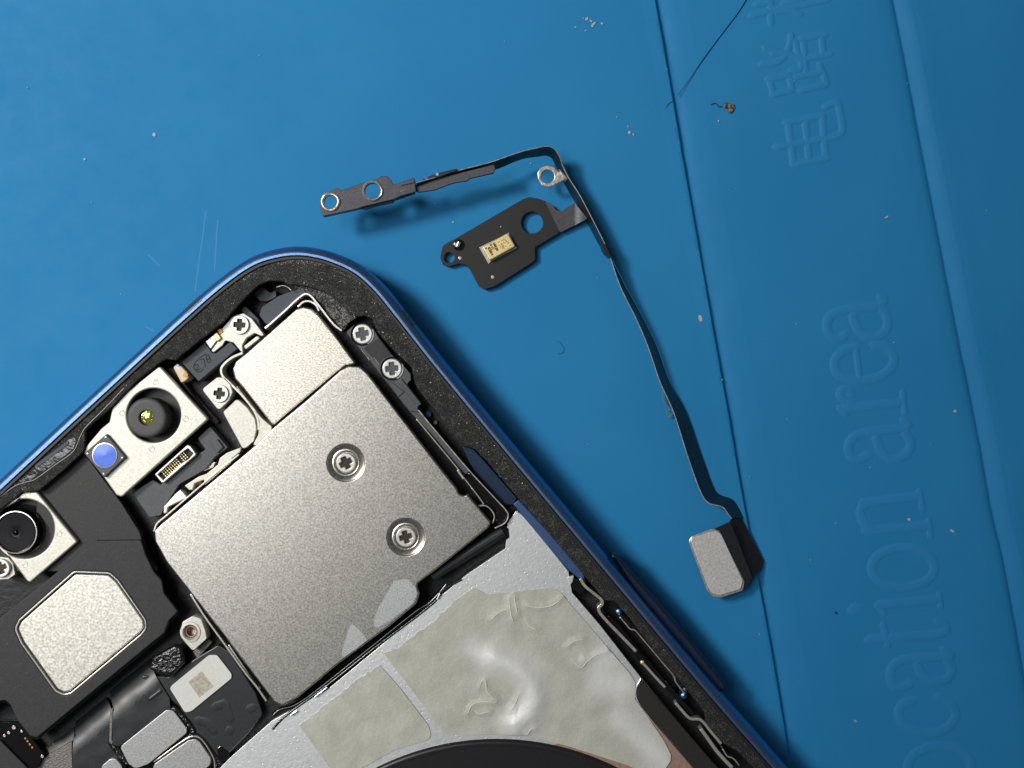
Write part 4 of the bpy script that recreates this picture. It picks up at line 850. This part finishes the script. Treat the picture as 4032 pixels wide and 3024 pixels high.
# ------------------------------------------------------------------ loose bits on the mat
h1 = put('hair', tube_me(smooth([Vector((*T1('Q', p, .05), .05)) for p in [(2060, -30), (1960, 130), (1840, 290), (1680, 500), (1520, 720), (1400, 900), (1292, 1040)]], 8), lambda t: .055 - .03 * t, 6), M['hair'])
tag(h1, 'long straight dark hair slanting across the mat above the groove', 'hair')
h2 = put('hair', tube_me(smooth([Vector((*T1('Q', p, .1), .1)) for p in [(1240, 1105), (1200, 1130), (1170, 1170)]], 6), .03, 6), M['hair'])
tag(h2, 'very short fine hair left of the groove below the long hair', 'hair')
h3 = put('hair', tube_me(smooth([Vector((*T1('J', p, .08), .08)) for p in [(1835, 1480), (1870, 1510), (1882, 1540), (1870, 1565), (1840, 1572)]], 6), .018, 6), M['fine_hair'])
tag(h3, 'tiny curled hair on open mat right of the phone corner', 'hair')
cr = thing('crumb', 'brown crumb with a curly hair on the right of the groove', 'crumb', (*T1('Q', (1855, 1160)), 0))
for (x, y, r, mt) in [(1830, 1140, 34, 'crumb'), (1880, 1160, 34, 'crumb'), (1868, 1200, 26, 'crumb'), (1855, 1150, 26, 'fluff'), (1810, 1160, 14, 'crumb')]:
    bm = bmesh.new(); bmesh.ops.create_icosphere(bm, subdivisions=2, radius=mm('Q', r)); c = T1('Q', (x, y), .2)
    for v in bm.verts: v.co *= 1 + .5 * noise.noise(v.co * 6 + Vector((x, y, 0))); v.co.z *= .7; v.co += Vector((c.x, c.y, .18))
    me = bpy.data.meshes.new('m'); bm.to_mesh(me); bm.free(); put('crumb_lump', me, M[mt], cr)
tube('curl', 'Q', [(1655, 1140), (1690, 1125), (1720, 1130), (1740, 1160), (1780, 1158)], .1, .035, M['hair'], cr)
def flake(v, p, lx, ly, ang, z=.1):
    c = T1(v, p); n = 7; ca, sa = math.cos(ang), math.sin(ang); P = []
    for j in range(n):
        a = j * 2 * math.pi / n; x, y = math.cos(a) * mm(v, lx) * random.uniform(.7, 1.1), math.sin(a) * mm(v, ly) * random.uniform(.7, 1.1)
        P.append(c + Vector((x * ca - y * sa, x * sa + y * ca)))
    return prism_me(P, 0.005, z, (), .02)
def fleck(v, p, lx, ly, ang, label, group=None, m='fleck', name='paint_fleck'):
    return tag(put(name, flake(v, p, lx, ly, ang), M[m]), label, 'fleck', group)
G = 'cream crumbs at the top of the mat'
for p, lx, ly, a, l in [((305, 210), 22, 16, .5, 'cream crumb, upper left of the scattered cluster at the top'), ((375, 265), 42, 13, .75, 'longest cream crumb in the middle of the top cluster'), ((352, 230), 24, 9, -.8, 'slim cream crumb touching the longest one in the top cluster'),
                        ((470, 260), 18, 11, -.6, 'cream crumb at the right end of the top cluster'), ((292, 335), 16, 9, .8, 'cream crumb at the bottom of the top cluster'), ((183, 298), 13, 11, 0, 'faint pale crumb at the left of the top cluster'), ((368, 292), 16, 8, 0, 'small cream crumb under the longest one in the top cluster'), ((268, 200), 14, 6, .2, 'thin crumb tip at the upper left of the top cluster')]:
    fleck('Q', p, lx, ly, a, l, G)
G = 'pale flecks left of the groove'
for p, lx, ly, a, l in [((768, 1445), 22, 18, .4, 'cream crumb left of the groove, largest of a loose trio'), ((812, 1465), 20, 9, -.9, 'cream sliver just right of the largest crumb left of the groove'), ((754, 1380), 6, 18, .1, 'faint pale streak above the largest crumb left of the groove'), ((632, 1277), 9, 8, 0, 'round white speck above left of the cream trio')]:
    fleck('Q', p, lx, ly, a, l, G)
fleck('Q', (1738, 1320), 9, 16, .1, 'white oval fleck below the brown crumb')
fleck('W', (1513, 688), 5, 8, .3, 'white fleck lying against the groove halfway down')
fleck('W', (1915, 469), 6, 2.5, .5, 'white fleck just right of the far right groove start', )
fleck('M3', (1188, 150), 20, 8, -.4, 'cream grain right of the letter n')
fleck('M3', (908, 74), 13, 10, 0, 'cream grain on the letter n')
fleck('M3', (555, 1390), 18, 5, -.5, 'thin pale sliver near the bottom of the mat')
fleck('M3', (430, 684), 14, 7, -.4, 'small black grain left of the letters', None, 'hair')
fleck('M2', (1208, 1028), 13, 10, 0, 'round cream grain beside the right groove')
fleck('W', (333, 291), 4, 5, .6, 'white fleck on the empty left part of the mat')
fleck('W', (183, 344), 3, 3, 0, 'tiny pale speck at the far left of the mat')
fleck('J', (1077, 617), 8, 7, .3, 'white speck between the bracket and the microphone board')
fleck('J', (1640, 190), 6, 6, .3, 'white speck under the bend of the flex')
G = 'tiny pale specks strewn over the blue mat'
r2 = random.Random(11)
for p in [(262, 635), (198, 437), (1575, 410), (1440, 150), (1290, 600), (940, 440), (1560, 820), (1620, 1030), (1700, 905), (1750, 1210), (1805, 1130), (2062, 890), (1930, 740), (1880, 1010), (2010, 960), (1640, 1370), (1720, 700), (1270, 960), (60, 190), (560, 120), (860, 240), (1090, 90), (1960, 180), (1715, 175), (2085, 462), (2130, 455)]:
    fleck('W', p, r2.uniform(.9, 1.8), r2.uniform(.8, 1.5), r2.uniform(0, 3), 'tiny pale speck of dust on the blue mat', G)
fl = put('fluff', tube_me(smooth([Vector((*T1('K', p, .6), .6)) for p in [(690, 200), (680, 260), (700, 320), (725, 345), (705, 370), (740, 385), (720, 400), (750, 375)]], 6), .06, 5), M['fluff'])
tag(fl, 'grey tuft of lint caught against the middle of the flex strip', 'lint')
